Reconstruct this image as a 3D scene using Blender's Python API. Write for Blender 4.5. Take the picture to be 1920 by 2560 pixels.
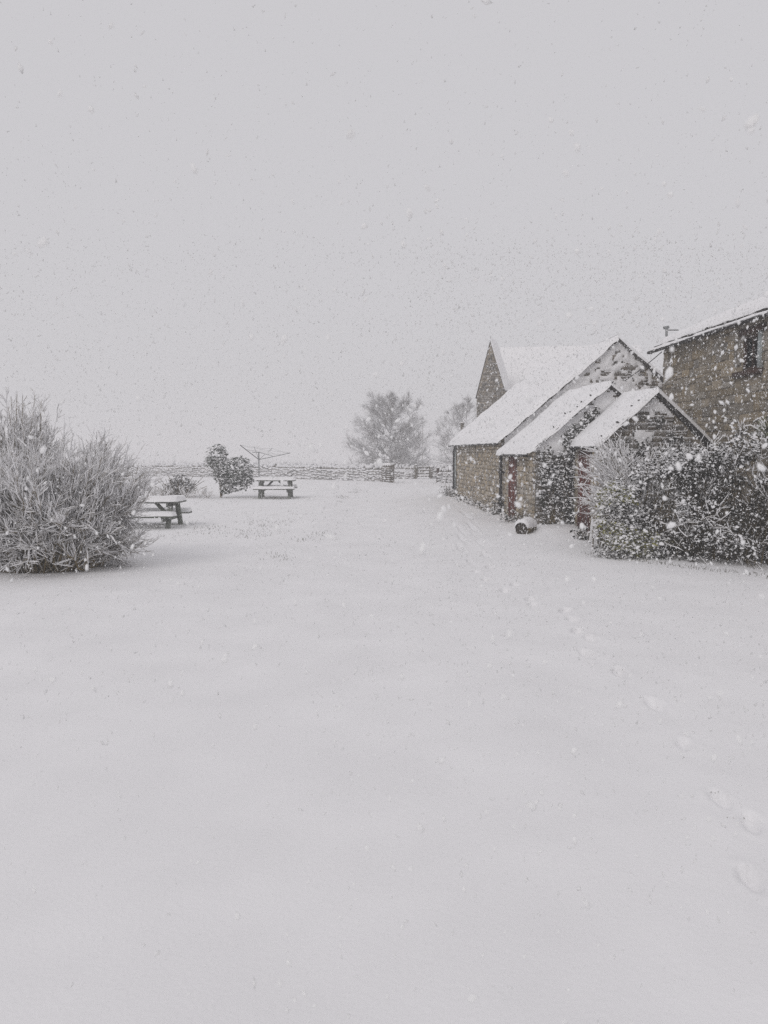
import bpy, math, random
import numpy as np
from mathutils import Matrix, Vector

SC = bpy.context.scene
for o in list(bpy.data.objects):
    bpy.data.objects.remove(o)
COL = SC.collection
rng = np.random.default_rng(7)
random.seed(7)

# ------------------------------------------------------------------ camera
cam_d = bpy.data.cameras.new('camera')
cam = bpy.data.objects.new('camera', cam_d)
COL.objects.link(cam)
cam.location = (0, 0, 1.7)
cam.rotation_euler = (math.radians(90 - 4.52), 0, 0)
cam_d.sensor_fit = 'VERTICAL'
cam_d.sensor_height = 6.4
cam_d.sensor_width = 4.8
cam_d.lens = 6.4 * 1923 / 2560
cam_d.clip_start = 0.05
cam_d.clip_end = 5000
cam_d.dof.use_dof = True
cam_d.dof.focus_distance = 17.0
cam_d.dof.aperture_fstop = 1.1
SC.camera = cam

# ------------------------------------------------------------------ sky: heavy snow cloud
W = bpy.data.worlds.new('World')
SC.world = W
W.use_nodes = True
nt = W.node_tree
nt.nodes.clear()
wo = nt.nodes.new('ShaderNodeOutputWorld')
bg = nt.nodes.new('ShaderNodeBackground')
sky = nt.nodes.new('ShaderNodeTexSky')
sky.sky_type = 'NISHITA'
sky.sun_disc = False
sky.sun_elevation = math.radians(38)
sky.sun_rotation = math.radians(-150)
sky.air_density = 1.0
sky.dust_density = 8.0
mx = nt.nodes.new('ShaderNodeMix')
mx.data_type = 'RGBA'
mx.inputs[0].default_value = 0.97                      # cloud cover hides nearly all of the clear sky
mx.inputs[7].default_value = (6.12, 6.02, 6.24, 1)     # the even grey of falling snow
nt.links.new(sky.outputs[0], mx.inputs[6])
nt.links.new(mx.outputs[2], bg.inputs[0])
bg.inputs[1].default_value = 0.1
nt.links.new(bg.outputs[0], wo.inputs[0])

sun_d = bpy.data.lights.new('sun', 'SUN')
sun_d.energy = 0.62
sun_d.angle = math.radians(25)
sun_d.color = (1.0, 0.97, 0.95)
sun = bpy.data.objects.new('sun', sun_d)
COL.objects.link(sun)
_sd = Vector((-0.45, -0.65, 0.62)).normalized()         # towards the sun: behind the camera, to the left
sun.rotation_euler = _sd.to_track_quat('Z', 'Y').to_euler()

vs = SC.view_settings
vs.view_transform = 'Standard'
vs.look = 'None'
vs.exposure = 0.0
vs.gamma = 1.0
vs.use_curve_mapping = False
SC.render.engine = 'CYCLES'
SC.cycles.use_denoising = False
SC.cycles.max_bounces = 6
SC.cycles.diffuse_bounces = 4
SC.cycles.volume_bounces = 2
SC.cycles.transparent_max_bounces = 8

# ------------------------------------------------------------------ noise
def _hash(ix, iy, s):
    n = (ix.astype(np.int64) * 374761393 + iy.astype(np.int64) * 668265263 + s * 974711) & 0x7fffffff
    n = ((n ^ (n >> 13)) * 1274126177) & 0x7fffffff
    n = n ^ (n >> 16)
    return (n & 0xffff) / 65535.0

def vnoise(x, y, s=0):
    x = np.asarray(x, float); y = np.asarray(y, float)
    ix = np.floor(x); iy = np.floor(y)
    fx = x - ix; fy = y - iy
    fx = fx * fx * (3 - 2 * fx); fy = fy * fy * (3 - 2 * fy)
    a = _hash(ix, iy, s); b = _hash(ix + 1, iy, s); c = _hash(ix, iy + 1, s); d = _hash(ix + 1, iy + 1, s)
    return (a * (1 - fx) + b * fx) * (1 - fy) + (c * (1 - fx) + d * fx) * fy

def fbm(x, y, s=0, o=4):
    t = 0; a = 0.5
    for k in range(o):
        t = t + a * vnoise(np.asarray(x) * 2 ** k, np.asarray(y) * 2 ** k, s + k * 17); a *= 0.5
    return t

def sstep(a, b, x):
    t = np.clip((np.asarray(x, float) - a) / (b - a), 0, 1)
    return t * t * (3 - 2 * t)

# ------------------------------------------------------------------ materials
def mat(name, c1, c2=None, scale=8.0, rough=0.85, bump=0.0, bscale=60.0, objrand=0.0, snow=None, island=0.0, trans=0.0, spec=0.3, detail=6.0, dist=0.01):
    """snow=(lo, hi): snow lies on faces turned up and to windward, in this range of the facing."""
    m = bpy.data.materials.new(name); m.use_nodes = True
    n = m.node_tree.nodes; l = m.node_tree.links
    b = n['Principled BSDF']
    b.inputs['Roughness'].default_value = rough
    b.inputs['Specular IOR Level'].default_value = spec
    tc = n.new('ShaderNodeTexCoord')
    col = None
    if c2 is None:
        rgb = n.new('ShaderNodeRGB'); rgb.outputs[0].default_value = (*c1, 1); col = rgb.outputs[0]
    else:
        no = n.new('ShaderNodeTexNoise'); no.inputs['Scale'].default_value = scale; no.inputs['Detail'].default_value = detail
        l.new(tc.outputs['Object'], no.inputs['Vector'])
        rp = n.new('ShaderNodeValToRGB')
        rp.color_ramp.elements[0].position = 0.32; rp.color_ramp.elements[0].color = (*c1, 1)
        rp.color_ramp.elements[1].position = 0.68; rp.color_ramp.elements[1].color = (*c2, 1)
        l.new(no.outputs['Fac'], rp.inputs['Fac']); col = rp.outputs['Color']
    if island > 0:
        objrand = island
    if objrand > 0:
        oi = n.new('ShaderNodeNewGeometry' if island > 0 else 'ShaderNodeObjectInfo')
        RN = 'Random Per Island' if island > 0 else 'Random'
        hs = n.new('ShaderNodeHueSaturation')
        mr = n.new('ShaderNodeMapRange'); mr.inputs[3].default_value = 1 - objrand; mr.inputs[4].default_value = 1 + objrand
        l.new(oi.outputs[RN], mr.inputs[0]); l.new(mr.outputs[0], hs.inputs['Value'])
        mu = n.new('ShaderNodeMath'); mu.operation = 'MULTIPLY'; mu.inputs[1].default_value = 7.31
        fr = n.new('ShaderNodeMath'); fr.operation = 'FRACT'
        l.new(oi.outputs[RN], mu.inputs[0]); l.new(mu.outputs[0], fr.inputs[0])
        m2 = n.new('ShaderNodeMapRange'); m2.inputs[3].default_value = 0.55; m2.inputs[4].default_value = 1.35
        l.new(fr.outputs[0], m2.inputs[0]); l.new(m2.outputs[0], hs.inputs['Saturation'])
        l.new(col, hs.inputs['Color']); col = hs.outputs['Color']
    if snow:
        ge = n.new('ShaderNodeNewGeometry')
        dp = n.new('ShaderNodeVectorMath'); dp.operation = 'DOT_PRODUCT'
        dp.inputs[1].default_value = Vector((-0.08, -0.5, 0.86)).normalized()
        l.new(ge.outputs['Normal'], dp.inputs[0])
        nz = n.new('ShaderNodeTexNoise'); nz.inputs['Scale'].default_value = 9.0; nz.inputs['Detail'].default_value = 3
        l.new(tc.outputs['Object'], nz.inputs['Vector'])
        ad = n.new('ShaderNodeMath'); ad.operation = 'MULTIPLY_ADD'; ad.inputs[1].default_value = 0.9; ad.inputs[2].default_value = -0.45
        l.new(nz.outputs['Fac'], ad.inputs[0])
        sm = n.new('ShaderNodeMath'); sm.operation = 'ADD'
        l.new(dp.outputs['Value'], sm.inputs[0]); l.new(ad.outputs[0], sm.inputs[1])
        m3 = n.new('ShaderNodeMapRange'); m3.inputs[1].default_value = snow[0]; m3.inputs[2].default_value = snow[1]
        l.new(sm.outputs[0], m3.inputs[0])
        mi = n.new('ShaderNodeMix'); mi.data_type = 'RGBA'
        l.new(m3.outputs[0], mi.inputs[0]); l.new(col, mi.inputs[6]); mi.inputs[7].default_value = (0.84, 0.84, 0.86, 1)
        col = mi.outputs[2]
    l.new(col, b.inputs['Base Color'])
    if bump > 0:
        nb = n.new('ShaderNodeTexNoise'); nb.inputs['Scale'].default_value = bscale; nb.inputs['Detail'].default_value = 5
        l.new(tc.outputs['Object'], nb.inputs['Vector'])
        bp = n.new('ShaderNodeBump'); bp.inputs['Strength'].default_value = bump; bp.inputs['Distance'].default_value = dist
        l.new(nb.outputs['Fac'], bp.inputs['Height']); l.new(bp.outputs['Normal'], b.inputs['Normal'])
    if trans > 0:
        tr = n.new('ShaderNodeBsdfTranslucent'); l.new(col, tr.inputs['Color'])
        ms = n.new('ShaderNodeMixShader'); ms.inputs[0].default_value = trans
        l.new(b.outputs[0], ms.inputs[1]); l.new(tr.outputs[0], ms.inputs[2])
        l.new(ms.outputs[0], n['Material Output'].inputs['Surface'])
    return m

M = dict(
    snow=mat('snow', (0.83, 0.825, 0.835), (0.88, 0.875, 0.885), 3.0, 0.9, 0.25, 90, dist=0.006, spec=0.15),
    ground=mat('ground_snow', (0.82, 0.815, 0.825), (0.87, 0.865, 0.875), 1.4, 0.92, 0.35, 45, dist=0.008, spec=0.12),
    flake=mat('flake', (0.98, 0.98, 0.98), rough=0.9, trans=0.5, spec=0.05),
    stone=mat('limestone', (0.27, 0.225, 0.165), (0.44, 0.385, 0.305), 9.0, 0.9, 0.9, 30, island=0.34, dist=0.02),
    stoneg=mat('grey_stone', (0.235, 0.198, 0.150), (0.41, 0.36, 0.285), 7.0, 0.9, 0.9, 30, objrand=0.30, dist=0.02),
    stonegj=mat('tower_stone', (0.13, 0.115, 0.095), (0.26, 0.23, 0.195), 9.0, 0.9, 0.7, 30, island=0.45, dist=0.012),
    stoned=mat('dark_stone', (0.10, 0.085, 0.07), (0.20, 0.175, 0.145), 7.0, 0.9, 0.7, 38, objrand=0.35, dist=0.012, snow=(0.52, 0.80)),
    mortar=mat('mortar', (0.20, 0.168, 0.125), (0.31, 0.265, 0.205), 22.0, 0.95, 0.5, 60),
    drystone=mat('dry_stone', (0.17, 0.158, 0.14), (0.32, 0.30, 0.27), 5.0, 0.9, island=0.35, snow=(0.02, 0.44)),
    slate=mat('slate', (0.035, 0.032, 0.032), (0.085, 0.078, 0.072), 9.0, 0.75, 0.4, 50, objrand=0.25),
    iron=mat('black_iron', (0.012, 0.012, 0.013), (0.028, 0.026, 0.026), 14.0, 0.6),
    red=mat('red_paint', (0.085, 0.018, 0.013), (0.15, 0.040, 0.026), 6.0, 0.65, 0.2, 40, objrand=0.15),
    brown=mat('brown_timber', (0.030, 0.014, 0.010), (0.07, 0.032, 0.022), 12.0, 0.7, 0.3, 60),
    paleblue=mat('pale_paint', (0.30, 0.34, 0.35), (0.42, 0.45, 0.45), 9.0, 0.6),
    glass=mat('dark_glass', (0.010, 0.011, 0.012), rough=0.08, spec=0.5),
    table=mat('weathered_timber', (0.12, 0.13, 0.115), (0.25, 0.265, 0.235), 16.0, 0.85, 0.4, 70, objrand=0.2),
    gate=mat('gate_timber', (0.10, 0.085, 0.065), (0.17, 0.15, 0.12), 12.0, 0.85),
    steel=mat('dull_steel', (0.20, 0.21, 0.21), (0.30, 0.31, 0.31), 12.0, 0.5),
    bark=mat('bush_bark', (0.06, 0.046, 0.025), (0.22, 0.172, 0.095), 2.2, 0.9),
    barksnow=mat('snowy_bark', (0.075, 0.062, 0.048), (0.15, 0.13, 0.105), 2.0, 0.9, snow=(0.12, 0.55)),
    treebark=mat('tree_bark', (0.055, 0.046, 0.037), (0.115, 0.098, 0.08), 0.9, 0.9, snow=(-0.14, 0.42)),
    leafd=mat('hedge_leaf', (0.008, 0.009, 0.006), (0.030, 0.027, 0.016), 3.0, 0.7, spec=0.2),
    leafg=mat('evergreen_leaf', (0.018, 0.034, 0.020), (0.050, 0.075, 0.045), 5.0, 0.65, spec=0.25),
    leafy=mat('variegated_leaf', (0.05, 0.06, 0.016), (0.34, 0.32, 0.085), 14.0, 0.6, spec=0.25),
    leafp=mat('strap_leaf', (0.07, 0.09, 0.04), (0.18, 0.19, 0.08), 9.0, 0.6),
    ivy=mat('ivy_leaf', (0.010, 0.013, 0.009), (0.040, 0.040, 0.026), 4.0, 0.65, spec=0.25),
    grass=mat('winter_grass', (0.055, 0.052, 0.030), (0.14, 0.125, 0.075), 6.0, 0.8),
    logend=mat('log_end', (0.012, 0.010, 0.009), (0.07, 0.055, 0.043), 30.0, 0.9),
    cable=mat('cable', (0.03, 0.03, 0.03), rough=0.6),
)

# ------------------------------------------------------------------ mesh helpers
def mesh(name, V, faces, material, smooth=False):
    """V (n,3); faces: list of (k,m) index arrays."""
    V = np.ascontiguousarray(np.asarray(V, np.float32))
    faces = [np.asarray(f, np.int64) for f in faces if len(f)]
    me = bpy.data.meshes.new(name)
    nl = sum(f.size for f in faces); npoly = sum(len(f) for f in faces)
    me.vertices.add(len(V)); me.vertices.foreach_set('co', V.ravel())
    me.loops.add(nl); me.polygons.add(npoly)
    me.loops.foreach_set('vertex_index', np.concatenate([f.ravel() for f in faces]).astype(np.int32))
    tot = np.concatenate([np.full(len(f), f.shape[1]) for f in faces])
    st = np.concatenate([[0], np.cumsum(tot)[:-1]])
    me.polygons.foreach_set('loop_start', st.astype(np.int32))
    me.polygons.foreach_set('loop_total', tot.astype(np.int32))
    if smooth:
        me.polygons.foreach_set('use_smooth', np.ones(npoly, bool))
    me.update(calc_edges=True)
    me.validate()
    me.materials.append(material)
    return me

def link(name, me, parent=None, loc=(0, 0, 0), rot=(0, 0, 0), scale=(1, 1, 1)):
    o = bpy.data.objects.new(name, me); COL.objects.link(o)
    o.location = loc; o.rotation_euler = rot; o.scale = scale
    if parent: o.parent = parent
    return o

def tag(o, label, cat, group=None, kind=None):
    o['label'] = label; o['category'] = cat
    if group: o['group'] = group
    if kind: o['kind'] = kind
    return o

def thing(name, label, cat, loc=(0, 0, 0), rz=0, group=None):
    return tag(link(name, None, None, loc, (0, 0, rz)), label, cat, group)

class MB:
    def __init__(s): s.V = []; s.Q = []; s.T = []; s.n = 0
    def add(s, V, quads=(), tris=()):
        V = np.asarray(V, float)
        s.V.append(V)
        if len(quads): s.Q.append(np.asarray(quads) + s.n)
        if len(tris): s.T.append(np.asarray(tris) + s.n)
        s.n += len(V); return s
    def box(s, x0, x1, y0, y1, z0, z1):
        V = [(x, y, z) for x in (x0, x1) for y in (y0, y1) for z in (z0, z1)]
        return s.add(V, [(0, 1, 3, 2), (4, 6, 7, 5), (0, 4, 5, 1), (2, 3, 7, 6), (0, 2, 6, 4), (1, 5, 7, 3)])
    def bar(s, a, b, w, h, up=(0, 0, 1)):
        a = np.array(a, float); b = np.array(b, float); t = b - a; t /= np.linalg.norm(t)
        n = np.cross(t, np.array(up, float)); n /= np.linalg.norm(n); u = np.cross(n, t)
        V = [p + sx * n * w / 2 + sz * u * h / 2 for p in (a, b) for sx in (-1, 1) for sz in (-1, 1)]
        return s.add(V, [(0, 1, 3, 2), (4, 6, 7, 5), (0, 4, 5, 1), (2, 3, 7, 6), (0, 2, 6, 4), (1, 5, 7, 3)])
    def tube(s, P, r, sides=8):
        P = np.array(P, float)[None]; R = np.full(P.shape[:2], r) if np.isscalar(r) else np.array(r, float)[None]
        V, F = tubes(P, R, sides); s.add(V, F)
        k = len(V)
        return s
    def poly(s, V, q): return s.add(V, q)
    def me(s, name, m, smooth=False):
        return mesh(name, np.concatenate(s.V), ([np.concatenate(s.Q)] if s.Q else []) + ([np.concatenate(s.T)] if s.T else []), m, smooth)
    def obj(s, name, m, parent=None, smooth=False, **k): return link(name, s.me(name, m, smooth), parent, **k)

def tubes(P, R, S=3):
    N, K, _ = P.shape
    T = np.gradient(P, axis=1) if K > 2 else np.repeat(P[:, 1:] - P[:, :1], K, 1)
    T /= np.linalg.norm(T, axis=2, keepdims=True) + 1e-9
    ref = np.where(np.abs(T[..., 2:3]) > 0.9, np.array([1.0, 0.1, 0]), np.array([0.12, 0.05, 1.0]))
    n1 = np.cross(T, ref); n1 /= np.linalg.norm(n1, axis=2, keepdims=True) + 1e-9
    n2 = np.cross(n1, T)
    a = np.arange(S) * 2 * math.pi / S + math.pi / 2
    ring = np.cos(a)[:, None] * n1[:, :, None, :] + np.sin(a)[:, None] * n2[:, :, None, :]
    V = (P[:, :, None, :] + R[:, :, None, None] * ring).reshape(-1, 3)
    i = np.arange(N)[:, None, None] * K * S; k = np.arange(K - 1)[None, :, None] * S; s = np.arange(S)[None, None, :]
    s2 = (s + 1) % S
    F = np.stack([i + k + s, i + k + s2, i + k + S + s2, i + k + S + s], -1).reshape(-1, 4)
    return V, F

def scatter(tv, tf, pos, rot, scl):
    """template verts (v,3), faces (f,k); pos (N,3); rot (N,3,3); scl (N,3)"""
    tv = np.asarray(tv, float); tf = np.asarray(tf)
    V = np.einsum('nij,nvj->nvi', rot, tv[None] * scl[:, None, :]) + pos[:, None, :]
    F = tf[None] + (np.arange(len(pos)) * len(tv))[:, None, None]
    return V.reshape(-1, 3), F.reshape(-1, tf.shape[1])

def rots(yaw, pitch, roll):
    cy, sy, cp, sp, cr, sr = np.cos(yaw), np.sin(yaw), np.cos(pitch), np.sin(pitch), np.cos(roll), np.sin(roll)
    z = np.zeros_like(cy); o = np.ones_like(cy)
    Rz = np.stack([np.stack([cy, -sy, z], -1), np.stack([sy, cy, z], -1), np.stack([z, z, o], -1)], -2)
    Rx = np.stack([np.stack([o, z, z], -1), np.stack([z, cp, -sp], -1), np.stack([z, sp, cp], -1)], -2)
    Ry = np.stack([np.stack([cr, z, sr], -1), np.stack([z, o, z], -1), np.stack([-sr, z, cr], -1)], -2)
    return Rz @ Rx @ Ry

LEAF_V = np.array([(0, 0, 0), (.30, .45, .07), (0, 1, -.05), (-.30, .45, .07)])
LEAF_F = np.array([(0, 1, 2), (0, 2, 3)])
_a = np.arange(6) * math.pi / 3
BLOB_V = np.array([(.5 * math.cos(a) * (1 + .2 * math.sin(3 * a + 1)), .5 * math.sin(a), -.06) for a in _a] +
                  [(.30 * math.cos(a + .4), .30 * math.sin(a + .4), .26) for a in _a[::2]] + [(0, .03, .34)])
BLOB_F = np.array([(0, 1, 6), (1, 2, 6), (2, 7, 6), (2, 3, 7), (3, 4, 7), (4, 8, 7), (4, 5, 8), (5, 0, 8), (0, 6, 8), (6, 7, 9), (7, 8, 9), (8, 6, 9)])

def leaves(name, pos, size, material, parent, pitch=(-0.9, 0.5), snow_p=0.6, snow_s=1.0, kind='stuff', r=rng):
    N = len(pos)
    rt = rots(r.uniform(0, 6.28, N), r.uniform(*pitch, N), r.normal(0, .45, N))
    sz = size * r.uniform(.6, 1.35, N)
    V, F = scatter(LEAF_V, LEAF_F, pos, rt, np.stack([sz, sz, sz], -1))
    lf = link(name, mesh(name, V, [F], material), parent)
    if kind: lf['kind'] = kind
    p = snow_p if np.ndim(snow_p) else np.full(N, snow_p)
    k = r.random(N) < p
    n = int(k.sum())
    ctr = pos[k] + np.einsum('nij,j->ni', rt[k], np.array([0, .5, .05])) * sz[k][:, None]
    ss = sz[k] * snow_s * r.uniform(.55, 1.15, n)
    tl = rots(r.uniform(0, 6.28, n), r.normal(0, .35, n), r.normal(0, .35, n))
    V, F = scatter(BLOB_V, BLOB_F, ctr + np.array([0, -.006, .004]), tl, np.stack([ss * .85, ss, ss * .9], -1))
    sn = link('leaf_snow', mesh('leaf_snow', V, [F], M['snow'], True), parent)
    if kind: sn['kind'] = kind
    return lf, sn

# ------------------------------------------------------------------ ground
EDGE_Y = np.array([0, 8, 10.5, 12, 14.1, 15.8, 18, 23, 29, 37, 42, 60])
EDGE_X = np.array([-2.6, -2.1, -1.72, -1.5, -1.35, -1.1, -1.12, -1.55, -1.37, -.25, .3, .5])
FOOT = [(1.4, 13.46), (1.62, 12.6), (1.38, 11.78), (1.50, 11.25), (1.36, 10.79), (1.30, 10.08), (1.53, 9.32), (1.63, 8.76), (1.96, 8.05), (1.77, 7.14),
        (1.92, 6.81), (1.77, 5.79), (1.88, 5.05), (1.69, 4.34), (1.70, 3.62), (1.64, 3.40), (1.52, 2.93), (1.72, 14.3), (1.58, 15.0), (1.80, 15.7), (1.72, 16.4), (1.92, 17.1), (1.82, 17.8), (2.02, 18.5), (1.92, 19.3), (2.12, 20.1), (2.0, 21.0), (2.18, 21.9), (1.95, 7.6), (1.62, 9.7), (1.75, 6.3), (1.60, 8.4)]

def gz(x, y):
    x = np.asarray(x, float); y = np.asarray(y, float)
    z = 0.05 * (fbm(x * .22 + 3, y * .22, 3, 3) - .44) + 0.022 * (fbm(x * 1.1, y * 1.1, 5, 3) - .44)
    ex = np.interp(y, EDGE_Y, EDGE_X)
    z = z + 0.06 * sstep(.30, -.30, x - ex + .3 * (fbm(x * 1.2, y * 1.2, 9, 2) - .4)) * sstep(4, 9, y) * sstep(60, 45, y)
    # low kerb line along the lawn edge and rough lawn texture
    z = z + 0.022 * (vnoise(x * 4.3, y * 4.3, 21) - .5) * sstep(.0, -.8, x - ex) * sstep(7, 11, y)
    far = np.maximum(y - 50, 0)
    z = z - 0.012 * far + 0.35 * (fbm(x * .02, y * .02, 31, 2) - .4) * sstep(60, 120, y)
    # drift against the outbuildings and the banks under hedge and bush
    lx = (x - 3.12) * .9989 + (y - 20.05) * .047
    ly = -(x - 3.12) * .047 + (y - 20.05) * .9989
    dw = np.where((ly > -3.2) & (ly < 9.15), -lx, 99)
    z = z + .07 * np.exp(-np.maximum(dw, 0) / .22) * (dw < 8)
    z = z + .11 * sstep(-.25, .05, lx) * sstep(.95, .80, lx) * sstep(-5.15, -4.95, ly) * sstep(-2.9, -3.2, ly)
    z = z + .034 * (fbm(x * 1.5 + 9, y * 1.1, 77, 4) - .44) * sstep(40, 20, y)
    return z

def ground_lines(lo, hi, fine_lo, fine_hi, fine, coarse, grow=1.16):
    a = list(np.arange(fine_lo, fine_hi, fine))
    s = fine; x = a[-1]
    while x < hi:
        s = min(s * grow, max(coarse, (x - fine_hi) * .12 + coarse)); x += s; a.append(min(x, hi))
    s = fine; x = a[0]; b = []
    while x > lo:
        s = min(s * grow, max(coarse, (fine_lo - x) * .12 + coarse)); x -= s; b.append(max(x, lo))
    return np.array(b[::-1] + a)

gx = ground_lines(-420, 420, 1.15, 2.2, .022, .15)
gy = ground_lines(-40, 620, 2.5, 11.0, .022, .15)
X, Y = np.meshgrid(gx, gy, indexing='ij')
Z = gz(X, Y)
pr = np.random.default_rng(11)
for i, (fx, fy) in enumerate(FOOT):
    nx, ny = FOOT[i - 1] if i else FOOT[1]
    yaw = pr.normal(0, .18) + (-.12)
    side = .05 * (1 if i % 2 else -1)
    m = (np.abs(X - fx) < .8) & (np.abs(Y - fy) < 1.0)
    dx = (X[m] - fx - side); dy = Y[m] - fy
    u = dx * math.cos(yaw) + dy * math.sin(yaw); v = -dx * math.sin(yaw) + dy * math.cos(yaw)
    wob = .25 * (vnoise(X[m] * 14, Y[m] * 14, 41) - .5)
    # sole and heel pressed in, a scuffed drag behind, a small pushed-up lip
    q_ = .72 if fy < 4.6 else 1.0
    sole = np.exp(-(((u) / (.050 * q_)) ** 2 + ((v - .03) / (.110 * q_)) ** 2 + wob) ** 4)
    drag = np.exp(-((u - .02) / .07) ** 2) * sstep(-.48, -.12, v) * sstep(.10, -.12, v)
    lip = np.exp(-((np.sqrt((u / (.075 * q_)) ** 2 + ((v - .02) / (.165 * q_)) ** 2) - 1.12) / .22) ** 2)
    depth = pr.uniform(.045, .070) * (.62 if fy < 4.6 else 1)
    Z[m] += -depth * sole - .013 * drag * pr.uniform(.4, 1.2) + .012 * lip * (vnoise(X[m] * 22, Y[m] * 22, 43))
n0, n1 = X.shape
idx = np.arange(n0 * n1).reshape(n0, n1)
F = np.stack([idx[:-1, :-1], idx[1:, :-1], idx[1:, 1:], idx[:-1, 1:]], -1).reshape(-1, 4)
g = link('ground', mesh('ground', np.stack([X, Y, Z], -1).reshape(-1, 3), [F], M['ground'], True))
g['kind'] = 'structure'; g['label'] = 'deep even snow covering the yard, lawn and drive'

def gh(x, y): return float(gz(x, y))

# ------------------------------------------------------------------ haze of falling snow
hb = MB().box(-440, 440, -60, 640, -12, 8.6)
hz = hb.obj('haze', M['snow'])
hz.data.materials.clear()
hm = bpy.data.materials.new('snow_haze'); hm.use_nodes = True
hm.node_tree.nodes.clear()
ho = hm.node_tree.nodes.new('ShaderNodeOutputMaterial')
hv = hm.node_tree.nodes.new('ShaderNodeVolumePrincipled')
hv.inputs['Color'].default_value = (0.945, 0.94, 0.943, 1)
hv.inputs['Density'].default_value = 0.0054
hv.inputs['Anisotropy'].default_value = 0.0
hm.node_tree.links.new(hv.outputs[0], ho.inputs['Volume'])
hz.data.materials.append(hm)
hz['kind'] = 'stuff'; hz['label'] = 'pale haze of driving snow over the whole yard'

# ------------------------------------------------------------------ stones
def stone_variants(m, n=6, seed=0):
    r = np.random.default_rng(seed); out = []
    for k in range(n):
        j = lambda s: r.uniform(-s, s)
        b = [(-.5, 0, -.5), (.5, 0, -.5), (.5, 0, .5), (-.5, 0, .5)]
        mid = [(x * (1 + j(.05)), -.55 + j(.15), z * (1 + j(.06))) for x, y, z in b]
        fr = [(x * (.86 + j(.08)), -1 + j(.18), z * (.78 + j(.10))) for x, y, z in b]
        mb = MB().add(np.array(b + mid + fr), [(0, 1, 5, 4), (1, 2, 6, 5), (2, 3, 7, 6), (3, 0, 4, 7), (4, 5, 9, 8), (5, 6, 10, 9), (6, 7, 11, 10), (7, 4, 8, 11), (8, 9, 10, 11)])
        out.append(mb.me('stone', m))
    return out

SV = dict(tan=stone_variants(M['stone'], seed=1), grey=stone_variants(M['stoneg'], seed=2), dark=stone_variants(M['stoned'], seed=3), greyj=stone_variants(M['stonegj'], seed=5))

def stones(parent, org, ang, length, z0, top, kind, wr=(.22, .5), hr=(.13, .21), depth=.045, holes=(), seed=0, zcap=None, joined=False, rough=1.0):
    """lay rubble courses on a wall face. org: local start; ang: direction of travel along the face; outward is to the right of travel"""
    r = np.random.default_rng(seed)
    ca, sa = math.cos(ang), math.sin(ang)
    z = z0; tfm = []
    while z < 9:
        h = r.uniform(*hr)
        if zcap and z + h * .6 > zcap: break
        u = -r.uniform(0, .15); any_ = False
        while u < length:
            w = r.uniform(*wr)
            u0, u1 = max(u, 0), min(u + w, length)
            if length - u1 < .10: u1 = length
            u = u + w if u1 < length else length
            if u1 - u0 < .05: continue
            h2 = min(h, min(top(u0), top(u1), top((u0 + u1) / 2)) - z)
            if h2 < .05: continue
            bad = False
            for (a0, a1, b0, b1) in holes:
                if u1 > a0 + .02 and u0 < a1 - .02 and z + h2 > b0 + .03 and z < b1 - .03:
                    if u0 < a0 - .06: u1 = a0
                    elif u1 > a1 + .06: u0 = a1
                    else: bad = True
            if bad: continue
            any_ = True
            cells = [(u0, u1, z, z + h2)]
            q = r.random()
            if q < .22 * rough and h2 > .13:
                f = r.uniform(.38, .62); cells = [(u0, u1, z, z + h2 * f), (u0, u1, z + h2 * f, z + h2)]
            elif q < .36 * rough and u1 - u0 > .3:
                f = r.uniform(.35, .65); um = u0 + (u1 - u0) * f; cells = [(u0, um, z, z + h2), (um, u1, z, z + h2)]
            for (c0, c1, d0, d1) in cells:
                uc, zc = (c0 + c1) / 2, (d0 + d1) / 2
                gap = r.uniform(.004, .016)
                zc += r.normal(0, .010) * rough
                tfm.append(((org[0] + ca * uc, org[1] + sa * uc, org[2] + zc), (r.normal(0, .012) * rough, r.normal(0, .02) * rough, ang + r.normal(0, .02) * rough),
                            (c1 - c0 - gap, depth * r.uniform(.65, 1.35), d1 - d0 - gap)))
        z += h
        if not any_ and z > z0 + .6: break
    if joined:
        mb = MB()
        for loc, rot, sc in tfm:
            me = random.choice(SV[kind]); v = np.array([p.co for p in me.vertices]) * np.array(sc)
            R_ = np.array(Matrix.Rotation(rot[2], 3, 'Z') @ Matrix.Rotation(rot[1], 3, 'Y'))
            mb.add(v @ R_.T + np.array(loc), [tuple(p.vertices) for p in me.polygons])
        o = mb.obj('rubble_stones', SV[kind][0].materials[0], parent); o['kind'] = 'stuff'
    else:
        for loc, rot, sc in tfm:
            link('stone', random.choice(SV[kind]), parent, loc, rot, sc)
    return len(tfm)

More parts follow.
